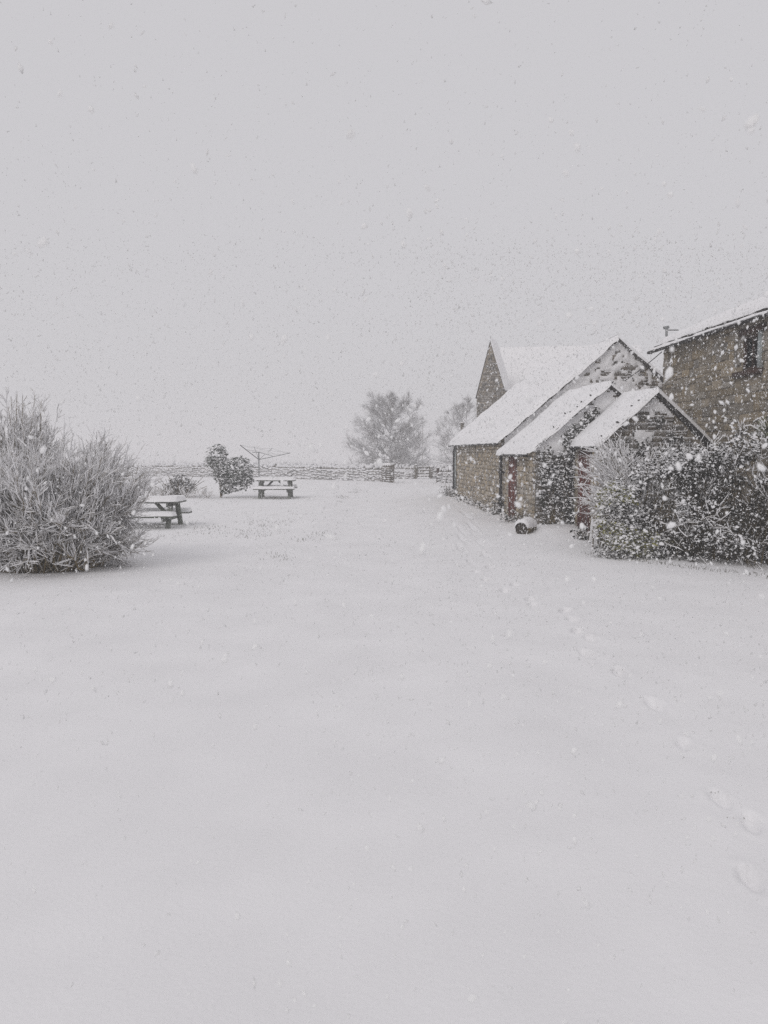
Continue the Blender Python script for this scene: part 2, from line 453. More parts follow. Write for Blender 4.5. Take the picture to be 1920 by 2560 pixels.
def roof_snow(parent, A, B, C, D, t=.10, w=.10, step=.05, seed=0, ridge=True, name='snow_layer', dents=0.0):
    A, B, C, D = [np.array(p, float) for p in (A, B, C, D)]
    L = max(np.linalg.norm(B - A), np.linalg.norm(C - D)); S = max(np.linalg.norm(D - A), np.linalg.norm(C - B))
    nu = max(int(L / step), 8); nv = max(int(S / step), 8)
    u = np.linspace(0, 1, nu + 1); v = np.linspace(0, 1, nv + 1)
    # pack samples near the edges so that the rounded lip is smooth
    u = .5 - .5 * np.cos(u * math.pi) * (1 - .0) if nu < 30 else u
    U, V_ = np.meshgrid(u, v, indexing='ij')
    P = (A * ((1 - U) * (1 - V_))[..., None] + B * (U * (1 - V_))[..., None] + C * (U * V_)[..., None] + D * ((1 - U) * V_)[..., None])
    d = np.minimum(np.minimum(U * L, (1 - U) * L), V_ * S)
    if not ridge: d = np.minimum(d, (1 - V_) * S)
    ww = w * (.7 + .7 * fbm(P[..., 0] * 2 + P[..., 1] * 2, P[..., 2] * 2, seed, 2))
    q = np.clip(d / ww, 0, 1)
    th = t * np.sqrt(np.maximum(1 - (1 - q) ** 2, 0)) * (.62 + .84 * fbm(P[..., 0] * 1.6 + seed, P[..., 1] * 1.6 + P[..., 2], seed + 3, 4))
    am = min(.05, w * .45)
    we = np.clip(1 - d / (3.5 * w), 0, 1)[..., None]
    sp = P[..., 0] * 3.1 + P[..., 1] * 3.7 + P[..., 2] * 2.3
    nx_ = np.stack([fbm(sp + 5, sp * .3, seed + 21, 3) - .45, fbm(sp + 50, sp * .4, seed + 23, 3) - .45, .6 * (fbm(sp + 90, sp * .5, seed + 27, 3) - .45)], -1)
    P = P + nx_ * we * am * 2.4
    if dents:
        th = th - dents * sstep(.62, .8, vnoise(P[..., 0] * 7, P[..., 1] * 7, seed + 8))
    P[..., 2] += th
    i = np.arange(P.shape[0] * P.shape[1]).reshape(P.shape[:2])
    F = np.stack([i[:-1, :-1], i[1:, :-1], i[1:, 1:], i[:-1, 1:]], -1).reshape(-1, 4)
    return link(name, mesh(name, P.reshape(-1, 3), [F], M['snow'], True), parent)

def slab(A, B, C, D, t):
    A, B, C, D = [np.array(p, float) for p in (A, B, C, D)]
    dn = np.array([0, 0, -t])
    return np.array([A, B, C, D, A + dn, B + dn, C + dn, D + dn]), [(0, 1, 2, 3), (7, 6, 5, 4), (0, 4, 5, 1), (1, 5, 6, 2), (2, 6, 7, 3), (3, 7, 4, 0)]

def crust(parent, org, ang, W_, H_, inside, thick, step=.035, name='wind_packed_snow'):
    """snow plastered on a wall face by the wind; grid in the face's plane, pushed outwards"""
    nu, nv = int(W_ / step), int(H_ / step)
    U, V_ = np.meshgrid(np.linspace(0, W_, nu + 1), np.linspace(0, H_, nv + 1), indexing='ij')
    ins = inside(U, V_)
    t = np.where(ins, thick(U, V_), -1)
    t = np.minimum(t, .06)
    ca, sa = math.cos(ang), math.sin(ang)
    on = np.array([sa, -ca, 0])
    tt = np.maximum(t, -.012)
    P = np.stack([org[0] + ca * U + on[0] * tt, org[1] + sa * U + on[1] * tt, org[2] + V_], -1)
    i = np.arange((nu + 1) * (nv + 1)).reshape(nu + 1, nv + 1)
    keep = (np.maximum.reduce([t[:-1, :-1], t[1:, :-1], t[1:, 1:], t[:-1, 1:]]) > 0) & ins[:-1, :-1] & ins[1:, :-1] & ins[1:, 1:] & ins[:-1, 1:]
    F = np.stack([i[:-1, :-1], i[1:, :-1], i[1:, 1:], i[:-1, 1:]], -1)[keep]
    return link(name, mesh(name, P.reshape(-1, 3), [F], M['snow'], True), parent)

def gable_walls(parent, x0, x1, xr, y0, y1, ze, zr, m, inset=.04):
    a0, a1, b0, b1 = x0 + inset, x1 - inset, y0 + inset, y1 - inset
    V = []
    for y in (b0, b1):
        V += [(a0, y, -.6), (a1, y, -.6), (a1, y, ze - .03), (xr, y, zr - .06), (a0, y, ze - .03)]
    q = [(0, 5, 9, 4), (1, 2, 7, 6), (0, 1, 6, 5), (2, 3, 8, 7), (3, 4, 9, 8)]
    mb = MB().add(V, q)
    mb.add(np.array(V[:5]), [(0, 4, 2, 1)], [(4, 3, 2)])
    mb.add(np.array(V[5:]), [(0, 1, 2, 4)], [(2, 3, 4)])
    return mb.obj('wall', m, parent)

PHI = math.radians(2.69)
P0 = (3.12, 20.05, 0)

def drainpipe(parent, x, y, z0, z1, name='drainpipe', r=.045):
    mb = MB().tube([(x, y, z0), (x, y, z1 - .18), (x + .03, y, z1 - .08), (x + .05, y, z1)], r, 8)
    o = mb.obj(name, M['iron'], parent, True)
    k = 0
    for z in np.arange(z0 + .35, z1 - .2, .8):
        link('pipe_bracket', MB().box(x - r * 1.5, x + r * 1.9, y - r * 1.5, y + r * 1.5, z - .02, z + .02).me('pipe_bracket', M['iron']), o)
    return o

# ---------------------------------------------------------------- barn
barn = thing('stone_barn', 'long low stone barn with a snowy roof and the highest plain gable', 'barn', P0, PHI)
BW, BL, BE, BR, BX = 5.85, 9.15, 2.10, 4.60, 2.92
gable_walls(barn, 0, BW, BX, 0, BL, BE, BR, M['mortar'])
# side wall facing the yard: runs from the far corner to the near one so that outward is -x
def vent(y): return (BL - y - .05, BL - y + .05, 1.62, 1.90)
stones(barn, (.04, BL, 0), -math.pi / 2, BL, -.1, lambda u: BE - .02, 'tan', (.10, .34), (.07, .17), .030, [vent(8.05), vent(4.6)], 4, zcap=BE + .1, joined=True)
for yv in (8.05, 4.6):
    MB().box(.015, .05, yv - .05, yv + .05, 1.62, 1.90).obj('vent_slit', M['iron'], barn)
sl = (BR - BE) / BX
gtop = lambda u: BE + min(u, BW - u) * sl - .05
stones(barn, (0, .04, 0), 0, BW, 1.0, gtop, 'dark', (.12, .32), (.09, .17), .030, seed=6, rough=1.0)
def b_th(U, V_):
    zz = V_ + 1.0
    lim = BE + np.minimum(U, BW - U) * sl
    f = fbm(U * 2.6, V_ * 2.9, 51, 4) + .6 * (vnoise(U * 11, V_ * 12, 57) - .5)
    bias = .36 - .11 * np.maximum(U - 1.2, 0) + .10 * sstep(2.6, 3.4, zz) + .22 * sstep(.75, .0, lim - zz) * sstep(3.6, 2.6, U)
    return .09 * (f + bias - .70)
crust(barn, (0, .005, 1.0), 0, BW, BR - 1.0, lambda U, V_: V_ + 1.0 < BE + np.minimum(U, BW - U) * sl - .04, b_th)
ov, oe = .10, .16
zl = BE - oe * sl
rf = MB()
rf.add(*slab((-oe, -ov, zl), (-oe, BL + ov, zl), (BX, BL + ov, BR), (BX, -ov, BR), .03))
rf.add(*slab((BX, -ov, BR), (BX, BL + ov, BR), (BW + oe, BL + ov, zl), (BW + oe, -ov, zl), .03))
roof = rf.obj('roof', M['slate'], barn)
e = .05
roof_snow(roof, (-oe - e, -ov - e, zl - .07), (-oe - e, BL + ov + e, zl - .02), (BX, BL + ov + e, BR + .005), (BX, -ov - e, BR - .045), .15, .16, .05, 2)
roof_snow(roof, (BW + oe + e, BL + ov + e, zl - .02), (BW + oe + e, -ov - e, zl - .02), (BX, -ov - e, BR + .005), (BX, BL + ov + e, BR + .005), .11, .12, .09, 2)
def gutter(parent, x, y0, y1, z, r=.055, snow=.035):
    K = 5; ys = np.linspace(y0, y1, 13)
    V = []; a = np.linspace(0, math.pi, K)
    for y in ys:
        V += [(x - r * math.cos(t), y, z - r * math.sin(t)) for t in a] + [(x - (r - .008) * math.cos(t), y, z - (r - .008) * math.sin(t) + .002) for t in a[::-1]]
    n = 2 * K; q = []
    for i in range(12):
        q += [(i * n + k, i * n + (k + 1) % n, (i + 1) * n + (k + 1) % n, (i + 1) * n + k) for k in range(n)]
    mb = MB().add(V, q)
    mb.box(x - r, x + r, y0 - .006, y0, z - r, z); mb.box(x - r, x + r, y1, y1 + .006, z - r, z)
    o = mb.obj('gutter', M['iron'], parent)
    if snow:
        roof_snow(o, (x - r, y0, z - .012), (x - r, y1, z - .012), (x + r, y1, z - .012), (x + r, y0, z - .012), snow, .05, .03, 77, ridge=False, name='gutter_snow')
    return o
gutter(barn, -oe - .045, -.02, BL + .1, zl - .045)
drainpipe(barn, -.06, BL - .12, 0, zl - .08)
drainpipe(barn, -.075, .02, 0, zl - .10)
MB().box(-.055, -.015, BL - .42, BL - .30, .3, zl - .15).obj('pale_board', M['paleblue'], barn)['label'] = 'pale narrow board beside the drainpipe'

# ---------------------------------------------------------------- shed one (red door, ivy)
sh1 = thing('stone_outbuilding', 'middle stone outbuilding with a brown red door, snowy roof and ivy gable', 'outbuilding', P0, PHI)
A0, A1, AX, AY0, AY1, AE, AR = 0.0, 3.24, 1.62, -3.2, -.02, 1.80, 3.16
asl = (AR - AE) / AX
gable_walls(sh1, A0, A1, AX, AY0, AY1, AE, AR, M['mortar'])
LA = AY1 - AY0
door1 = (-.68 - AY1, -1.42 - AY1)
stones(sh1, (.04, AY1, 0), -math.pi / 2, LA, -.1, lambda u: AE - .02, 'tan', (.10, .34), (.07, .17), .030, [(.62, 1.44, -.5, 1.66)], 8, zcap=AE + .1, joined=True)
def door(parent, x, y0, y1, h, m):
    d = link('door', None, parent)
    w = (y0 - y1); n = 4
    dm = MB()
    leaf = MB().box(x - .012, x + .03, y1 + .05, y0 - .05, .04, h - .06).obj('door_leaf', m, d)
    bw = (w - .1) / n
    for k in range(n):
        MB().box(x - .030, x - .013, y1 + .05 + k * bw + .006, y1 + .05 + (k + 1) * bw - .006, .06, h - .08).obj('plank', m, d)
    for a, b in ((y1, y1 + .05), (y0 - .05, y0)):
        MB().box(x - .05, x + .02, a, b, 0, h - .06).obj('door_frame', m, d)
    MB().box(x - .053, x + .02, y1 - .01, y0 + .01, h - .06, h).obj('lintel', M['brown'], d)
    MB().tube([(x - .035, y1 + .16, h * .5 - .07), (x - .07, y1 + .16, h * .5 - .05), (x - .07, y1 + .16, h * .5 + .05), (x - .035, y1 + .16, h * .5 + .07)], .008, 6).obj('handle', M['iron'], d)
    return d
door(sh1, .035, -.66, -1.44, 1.66, M['red'])
atop = lambda u: AE + min(u, (A1 - A0) - u) * asl - .05
stones(sh1, (A0, AY0 + .04, 0), 0, 1.5, -.1, atop, 'dark', (.12, .32), (.09, .17), .030, seed=9, rough=1.0)
def a_th(U, V_):
    lim = AE + np.minimum(U, 3.24 - U) * asl
    f = fbm(U * 2.2, V_ * 2.6, 61, 4) + .4 * (vnoise(U * 8, V_ * 8, 67) - .5)
    return .09 * (f - .69 + .32 * sstep(1.0, 2.0, V_) - .15 * sstep(1.0, .2, V_))
crust(sh1, (A0, AY0 - .012, 0), 0, A1, AR, lambda U, V_: V_ < AE + np.minimum(U, A1 - U) * asl - .05, a_th)

def shed_roof(parent, x0, x1, xr, y0, y1, ze, zr, eo_near, eo_far, ovn, seed, tt=.105):
    s = (zr - ze) / (xr - x0)
    a = (x0 - eo_near, y0 - ovn, ze - eo_near * s); b = (x0 - eo_far, y1, ze - eo_far * s)
    c = (xr, y1, zr); d = (xr, y0 - ovn, zr)
    a2 = (x1 + .1, y0 - ovn, ze - .1 * s); b2 = (x1 + .1, y1, ze - .1 * s)
    mb = MB().add(*slab(a, b, c, d, .03)); mb.add(*slab(d, c, b2, a2, .03))
    r_ = mb.obj('roof', M['slate'], parent)
    e = .05
    A_ = (a[0] - e, a[1] - e, a[2] - e * s - .05); B_ = (b[0] - e, b[1], b[2] - e * s); C_ = (c[0], c[1], c[2] + .006); D_ = (d[0], d[1] - e, d[2] - .04)
    roof_snow(r_, A_, B_, C_, D_, tt, .08, .04, seed)
    roof_snow(r_, (b2[0] + e, b2[1], b2[2] - e * s), (a2[0] + e, a2[1] - e, a2[2] - e * s), D_, C_, tt, .08, .05, seed)
    # slate edges along the verge: pushed through the snow here and there
    rr = np.random.default_rng(seed); Ls = math.hypot(xr - x0, zr - ze)
    base = MB().add(np.array([(-.5, -.5, -.5), (.5, -.5, -.5), (.5, .5, -.5), (-.5, .5, -.5), (-.42, -.46, .5), (.46, -.48, .5), (.45, .44, .5), (-.47, .5, .5)]),
                    [(3, 2, 1, 0), (4, 5, 6, 7), (0, 1, 5, 4), (1, 2, 6, 5), (2, 3, 7, 6), (3, 0, 4, 7)]).me('slate', M['slate'])
    k = 0; q = .10
    while q < Ls - .1:
        f = q / Ls
        for rep in range(int(rr.random() < .7) + int(rr.random() < .25)):
            ins = rr.uniform(.03, .34) if rep == 0 else rr.uniform(.28, .5)
            x = a[0] + (xr - a[0]) * f; z = a[2] + (zr - a[2]) * f
            y = y0 - ovn + ins
            o = link('slate', base, r_, (x, y, z + tt * rr.uniform(.62, .84)), (0, -math.atan(s) + rr.normal(0, .08), rr.normal(0, .12)), (rr.uniform(.012, .028), rr.uniform(.025, .08), .045))
        q += rr.uniform(.09, .22)
    # slates showing edge-on under the snow at the verge
    q = .03; w = .2
    while q < Ls - .05:
        f = (q + w / 2) / Ls
        x = a[0] + (xr - a[0]) * f; z = a[2] + (zr - a[2]) * f
        link('slate', base, r_, (x, y0 - ovn + .012, z - .022 + rr.normal(0, .006)), (0, -math.atan(s) - .05, rr.normal(0, .03)), (w * 1.05, .08, .014))
        q += w * .9
    return r_
r1 = shed_roof(sh1, A0, A1, AX, AY0, AY1 - .1, AE, AR, .06, .20, .12, 14)
gutter(sh1, -.165, AY0 + .1, AY1 - .1, AE - .17)
# ivy on its gable
ir = np.random.default_rng(21)
def ivy(parent, x0, x1, y, ztop, n, dens, size, snow_p, zlo=0.0, out=(.03, .22)):
    U = ir.uniform(x0, x1, n * 4); Z_ = ir.uniform(zlo, 4, n * 4)
    k = (Z_ < ztop(U)) & (ir.random(n * 4) < dens(U, Z_))
    U, Z_ = U[k][:n], Z_[k][:n]
    dd = ir.uniform(*out, len(U)) * (.4 + .9 * fbm(U * 2.5, Z_ * 2.5, 71, 2))
    pos = np.stack([U, y - dd, Z_], -1)
    iv = thing_ivy(parent, pos, size, snow_p)
    return pos
def thing_ivy(parent, pos, size, snow_p):
    return leaves('foliage', pos, size, M['ivy'], parent, (-1.5, -.2), snow_p, 1.0, r=ir)
def ivy_thing(label, loc): return thing('ivy', label, 'ivy', loc, PHI)
iv1 = ivy_thing('snow covered ivy on the middle outbuilding gable beside its black drainpipe', P0)
ivy(iv1, .12, 1.35, AY0 - .02, lambda U: AE + U * asl - .22, 4600,
    lambda U, Z_: np.clip(1.9 * (fbm(U * 2.1, Z_ * 1.6, 81, 3) - .24) * sstep(2.5, 1.2, Z_ - .5 * U) + .25 * sstep(.6, 1.0, U), 0, 1), .07, .48)
# stems of the ivy
def climb_stems(parent, x0, x1, y, n, ztop):
    K = 9; P = np.zeros((n, K, 3))
    bx = ir.uniform(x0, x1, n)
    t = np.linspace(0, 1, K)
    for i in range(n):
        w = np.cumsum(ir.normal(0, .05, K))
        P[i, :, 0] = bx[i] + w; P[i, :, 2] = t * (ztop(bx[i]) - .3) * ir.uniform(.5, 1); P[i, :, 1] = y - ir.uniform(.02, .10)
    R = np.linspace(.016, .005, K)[None] * np.ones((n, 1))
    V, F = tubes(P, R, 5)
    link('stems', mesh('stems', V, [F], M['bark']), parent)
climb_stems(iv1, .25, 1.2, AY0 - .04, 14, lambda u: AE + u * asl)
drainpipe(sh1, .80, AY0 - .10, 0, 1.95, r=.05)

# ---------------------------------------------------------------- shed two (nearest)
sh2 = thing('stone_outbuilding', 'smallest, nearest stone outbuilding with a dark red door and snow packed gable', 'outbuilding', P0, PHI)
C0, C1, CX, CY0, CY1, CE, CR = .86, 2.94, 1.92, -5.05, -3.28, 1.90, 2.86
csl = (CR - CE) / (CX - C0)
gable_walls(sh2, C0, C1, CX, CY0, CY1, CE, CR, M['mortar'])
stones(sh2, (C0 + .04, CY1, 0), -math.pi / 2, CY1 - CY0, -.1, lambda u: CE - .02, 'tan', (.10, .32), (.07, .17), .030, [(.38, 1.16, -.5, 1.72)], 12, zcap=CE + .1, joined=True)
door(sh2, C0 + .035, CY1 - .40, CY1 - 1.14, 1.72, M['red'])
ctop = lambda u: CE + min(u, (C1 - C0) - u) * csl - .05
stones(sh2, (C0, CY0 + .04, 0), 0, C1 - C0, .9, ctop, 'dark', (.12, .30), (.09, .16), .030, seed=13, rough=1.0)
def c_th(U, V_):
    zz = V_ + .9
    f = fbm(U * 2.4, V_ * 2.8, 91, 4) + .4 * (vnoise(U * 8, V_ * 8, 97) - .5)
    return .09 * (f - .70 + .33 * sstep(2.1, 2.7, zz))
crust(sh2, (C0, CY0 - .012, .9), 0, C1 - C0, CR - .9, lambda U, V_: V_ + .9 < CE + np.minimum(U, C1 - C0 - U) * csl - .05, c_th)
r2 = shed_roof(sh2, C0, C1, CX, CY0, CY1, CE, CR, .05, .06, .12, 15)
gutter(sh2, C0 - .10, CY0 - .05, CY1 - .02, CE - .10)
iv2 = ivy_thing('snow clotted climbing ivy over the nearest outbuilding gable behind the hedge', P0)
ivy(iv2, C0 + .05, C1 + .15, CY0 - .02, lambda U: CE + np.minimum(U - C0, C1 - U) * csl - .18, 3600,
    lambda U, Z_: np.clip(2.2 * (fbm(U * 2.6, Z_ * 2.6, 85, 3) - .36) + .5 * sstep(2.2, 1.7, Z_), 0, 1), .07, .55, 1.0)
climb_stems(iv2, C0 + .2, C1 - .2, CY0 - .04, 10, lambda u: 2.3)

# ---------------------------------------------------------------- house
HX, HY = 3.36, -1.85       # far left corner in the same local frame
house = thing('stone_cottage', 'tall grey stone cottage with a small dark window below its snowy gutter', 'house', P0, PHI)
HE, HLN, HD, HR = 4.16, 8.2, 5.4, 5.35
hxr = HX + HD / 2
y1h, y0h = HY, HY - HLN
win = (HY + 3.94 - HY, 0, 0, 0)
wu0, wu1, wz0, wz1 = 3.62, 4.28, 3.20, 3.86      # along the wall from the far corner, and heights
ins = .04
mb = MB()
def hw(u0, u1, z0, z1, depth=.4):
    mb.box(HX + ins, HX + depth, y1h - u1, y1h - u0, z0, z1)
hw(.04, wu0, -.5, HE); hw(wu1, HLN, -.5, HE); hw(wu0, wu1, -.5, wz0); hw(wu0, wu1, wz1, HE)
mb.obj('wall', M['mortar'], house)
gm = MB()
for y in (y1h - .04, y0h + .04):
    gm.add([(HX + ins, y, -.5), (HX + HD - ins, y, -.5), (HX + HD - ins, y, HE), (hxr, y, HR - .1), (HX + ins, y, HE)], [(0, 1, 2, 4)], [(2, 3, 4)])
gm.box(HX + HD - .4, HX + HD - ins, y0h + .05, y1h - .05, -.5, HE)
gm.obj('gable_wall', M['mortar'], house)
stones(house, (HX + .04, y1h, 0), -math.pi / 2, HLN, 1.3, lambda u: HE - .03, 'grey', (.14, .46), (.10, .22), .024,
       [(wu0, wu1, wz0, wz1), (wu0 - .22, wu1 + .1, wz0 - .10, wz0), (wu0 - .06, wu1 + .18, wz1, wz1 + .12)], 22, zcap=HE + .1)
wn = link('window', None, house)
fx = HX + .10
MB().box(fx + .02, fx + .03, y1h - wu1, y1h - wu0, wz0, wz1).obj('pane', M['glass'], wn)
for (a, b, c, d) in ((wu0, wu0 + .06, wz0, wz1), (wu1 - .06, wu1, wz0, wz1), (wu0 + .06, wu1 - .06, wz1 - .06, wz1), (wu0 + .06, wu1 - .06, wz0, wz0 + .06), ((wu0 + wu1) / 2 - .02, (wu0 + wu1) / 2 + .02, wz0 + .06, wz1 - .06)):
    MB().box(fx - .03, fx + .018, y1h - b, y1h - a, c, d).obj('window_frame', M['brown'], wn)
MB().box(HX - .03, HX + .10, y1h - wu1 - .10, y1h - wu0 + .22, wz0 - .10, wz0 - .003).obj('window_sill', M['brown'], wn)
MB().box(HX - .012, HX + .10, y1h - wu1 - .18, y1h - wu0 + .06, wz1 + .003, wz1 + .12).obj('lintel', M['brown'], wn)
MB().box(HX - .02, HX + .08, y1h - wu1 - .09, y1h - wu1 - .004, wz0 + .003, wz1 - .01).obj('jamb_board', M['paleblue'], wn)['label'] = 'pale blue grey board along the window jamb'
hsl = (HR - HE) / (HD / 2)
hoe = .10
hz0 = HE - hoe * hsl + .06
hr_ = MB()
hr_.add(*slab((HX - hoe, y0h - .1, hz0), (HX - hoe, y1h + .12, hz0), (hxr, y1h + .12, HR), (hxr, y0h - .1, HR), .06))
hr_.add(*slab((hxr, y0h - .1, HR), (hxr, y1h + .12, HR), (HX + HD + hoe, y1h + .12, hz0), (HX + HD + hoe, y0h - .1, hz0), .06))
hroof = hr_.obj('roof', M['slate'], house)
roof_snow(hroof, (HX - hoe + .02, y0h - .12, hz0 + .02), (HX - hoe + .02, y1h + .15, hz0 + .02), (hxr, y1h + .15, HR + .006), (hxr, y0h - .12, HR + .006), .12, .10, .06, 33)
roof_snow(hroof, (HX + HD + hoe, y1h + .15, hz0), (HX + HD + hoe, y0h - .12, hz0), (hxr, y0h - .12, HR + .006), (hxr, y1h + .15, HR + .006), .12, .10, .12, 33)
er = np.random.default_rng(35)
sbase = MB().box(-.5, .5, -.5, .5, -.5, .5).me('slate', M['slate'])
yy = y1h + .10
while yy > y0h:
    w = er.uniform(.2, .34)
    link('slate', sbase, hroof, (HX - hoe - .015 + er.normal(0, .008), yy - w / 2, hz0 - .012 + er.normal(0, .006)), (0, -math.atan(hsl) + .1, er.normal(0, .02)), (.14, w - .012, .028))
    yy -= w
gutter(house, HX - hoe - .10, y0h, y1h + .28, hz0 - .105, .06, .07)
fl = link('flue', None, house)
MB().tube([(HX + .06, y1h - .05, 4.2), (HX + .06, y1h - .05, 4.56)], .03, 10).obj('flue_pipe', M['steel'], fl)
MB().tube([(HX - .01, y1h - .05, 4.58), (HX + .11, y1h - .05, 4.60)], .036, 10).obj('flue_cowl', M['steel'], fl)
MB().tube([(HX + .08, y1h - .05, 4.53), (HX + .28, y1h - .20, 4.51)], .012, 6).obj('flue_bracket', M['iron'], fl)
cb = thing('overhead_cable', 'thin dark cable from the tall cottage corner down to the barn roof', 'cable', P0, PHI)
t = np.linspace(0, 1, 12)
MB().tube(np.stack([3.30 + (3.1 - 3.30) * t, HY - .1 + (2.6) * t, 4.02 - .62 * t + .0 * t - .12 * 4 * t * (1 - t) * .3 + .95 * t * t * 0], -1), .011, 5).obj('wire', M['cable'], cb)

# ---------------------------------------------------------------- bell tower and hall behind the barn
TW = thing('bell_tower', 'narrow stone tower with a sharp steep gable rising behind the barn roof', 'tower', (5.18, 38.0, 0), math.radians(-24))
tw, td = .66, 1.15
zap, zel, zer = 7.02, 4.49, 4.86
V = []
for y in (0, td):
    V += [(-tw, y, 0), (tw + .03, y, 0), (tw + .03, y, zer), (0, y, zap), (-tw, y, zel)]
tm = MB().add(V, [(0, 5, 9, 4), (1, 2, 7, 6), (0, 1, 6, 5)])
tm.add(np.array(V[:5]), [(0, 4, 2, 1)], [(4, 3, 2)]); tm.add(np.array(V[5:]), [(0, 1, 2, 4)], [(2, 3, 4)])
tm.obj('wall', M['mortar'], TW)
def ttop(u):
    x = u - tw
    return zap - .02 - (zap - zer) * x / (tw + .03) if x > 0 else zap - .02 + (zap - zel) * x / tw
stones(TW, (-tw, 0, 0), 0, 2 * tw + .03, 2.2, ttop, 'greyj', (.12, .26), (.08, .13), .035, seed=41, joined=True)
tr_ = MB().add(*slab((tw + .09, -.05, zer - .2), (tw + .09, td + .1, zer - .2), (.0, td + .1, zap + .05), (.0, -.05, zap + .05), .05))
tr_.add(*slab((0, -.05, zap + .05), (0, td + .1, zap + .05), (-tw - .05, td + .1, zel - .15), (-tw - .05, -.05, zel - .15), .05))
tro = tr_.obj('roof', M['slate'], TW)
roof_snow(tro, (tw + .11, td + .12, zer - .21), (tw + .11, -.04, zer - .21), (.0, -.04, zap + .055), (0, td + .12, zap + .055), .14, .05, .04, 44)
MB().tube([(0, .02, zap), (0, .02, zap + .28)], [.03, .006], 6).obj('finial', M['iron'], TW)
hall = thing('hall', 'snow roofed hall almost lost in the white sky behind the barn ridge', 'hall', (6.25, 42.4, 0), math.radians(-6))
hm_ = MB().box(.1, 7.4, -2.3, 2.3, -.5, 4.8); hm_.obj('wall', M['mortar'], hall)
hq = MB().add(*slab((0, -2.5, 4.75), (7.5, -2.5, 4.75), (7.5, 0, 7.2), (0, 0, 7.2), .06)); hq.add(*slab((0, 0, 7.2), (7.5, 0, 7.2), (7.5, 2.5, 4.75), (0, 2.5, 4.75), .06))
hqo = hq.obj('roof', M['slate'], hall)
roof_snow(hqo, (-.03, -2.55, 4.75), (7.53, -2.55, 4.75), (7.53, 0, 7.21), (-.03, 0, 7.21), .13, .1, .12, 46)
roof_snow(hqo, (7.53, 2.55, 4.75), (-.03, 2.55, 4.75), (-.03, 0, 7.21), (7.53, 0, 7.21), .13, .1, .2, 46)

# ---------------------------------------------------------------- picnic tables
def snow_cap(parent, x0, x1, y0, y1, z, t, seed, w=.04, name='snow_cap', step=.03):
    return roof_snow(parent, (x0, y0, z), (x1, y0, z), (x1, y1, z), (x0, y1, z), t, w, step, seed, ridge=False, name=name)

def picnic_table(label, loc, rz, L, seed):
    t = thing('picnic_table', label, 'picnic table', loc, rz, 'wooden picnic tables on the lawn')
    m = M['table']; r = np.random.default_rng(seed)
    n = 5; W2 = .36
    for k in range(n):
        y = -W2 + (k + .5) * 2 * W2 / n
        MB().box(-L / 2 + r.uniform(-.01, .01), L / 2 + r.uniform(-.01, .01), y - .066, y + .066, .70, .738).obj('plank', m, t)
    sc_ = snow_cap(t, -L / 2 - .015, L / 2 + .015, -W2 - .012, W2 + .012, .736, .10, seed)
    for s in (-1, 1):
        for k in range(2):
            y = s * (.55 + k * .14)
            MB().box(-L / 2 - .02, L / 2 + .02, y - .064, y + .064, .42, .456).obj('seat_plank', m, t)
        snow_cap(t, -L / 2 - .03, L / 2 + .03, s * .62 - .145, s * .62 + .145, .454, .085, seed + 3 + s)
    for ex in (-1, 1):
        x = ex * (L / 2 - .17)
        for s in (-1, 1):
            MB().bar((x, s * .24, .70), (x, s * .60, -.05), .05, .10, (1, 0, 0)).obj('leg', m, t)
        MB().box(x - ex * .052 - .022, x - ex * .052 + .022, -.70, .70, .33, .418).obj('cross_beam', m, t)
        MB().box(x - ex * .052 - .022, x - ex * .052 + .022, -.34, .34, .62, .698).obj('top_batten', m, t)
        MB().bar((x - ex * .08, 0, .36), (x - ex * .40, 0, .70), .07, .045, (0, 1, 0)).obj('brace', m, t)
    return t
picnic_table('small snow topped picnic table standing on the open lawn right of the green shrub', (-3.80, 27.0, gh(-3.80, 27) - .10), math.radians(2), 1.36, 51)
picnic_table('snow laden picnic table partly hidden behind the big twiggy bush', (-5.22, 16.75, gh(-5.22, 16.75) - .17), math.radians(-1), 1.62, 52)

# ---------------------------------------------------------------- rotary washing line
rl = thing('rotary_clothes_line', 'folded out rotary clothes line with thin steel arms behind the far picnic table', 'clothes line', (-4.87, 30.0, gh(-4.87, 30)))
MB().tube([(0, 0, -.1), (0, 0, 1.60)], .024, 8).obj('pole', M['steel'], rl)
ends = [(-.62, -.55, 1.86), (1.24, -.12, 1.56), (.40, .85, 1.74), (-.30, .70, 1.80)]
for k, e_ in enumerate(ends):
    MB().tube([(0, 0, 1.30), (e_[0] * .5, e_[1] * .5, (1.30 + e_[2]) / 2 - .005), e_], .014 if k < 2 else .010, 6).obj('arm', M['iron'] if k == 0 else M['steel'], rl)
MB().tube([(0, 0, 1.58), (-.22, -.2, 1.585)], .012, 6).obj('strut', M['steel'], rl)
MB().tube([(0, 0, 1.58), (.55, -.05, 1.44)], .010, 6).obj('strut', M['steel'], rl)
for f in (.72, 1.0):
    ln = MB()
    for k in range(4):
        a, b = ends[[0, 1, 2, 3][k]], ends[[1, 2, 3, 0][k]]
        pa = np.array([a[0] * f, a[1] * f, 1.30 + (a[2] - 1.30) * f]); pb = np.array([b[0] * f, b[1] * f, 1.30 + (b[2] - 1.30) * f])
        md = (pa + pb) / 2 - np.array([0, 0, .04])
        ln.tube([pa, md, pb], .003, 4)
    ln.obj('line', M['steel'], rl)

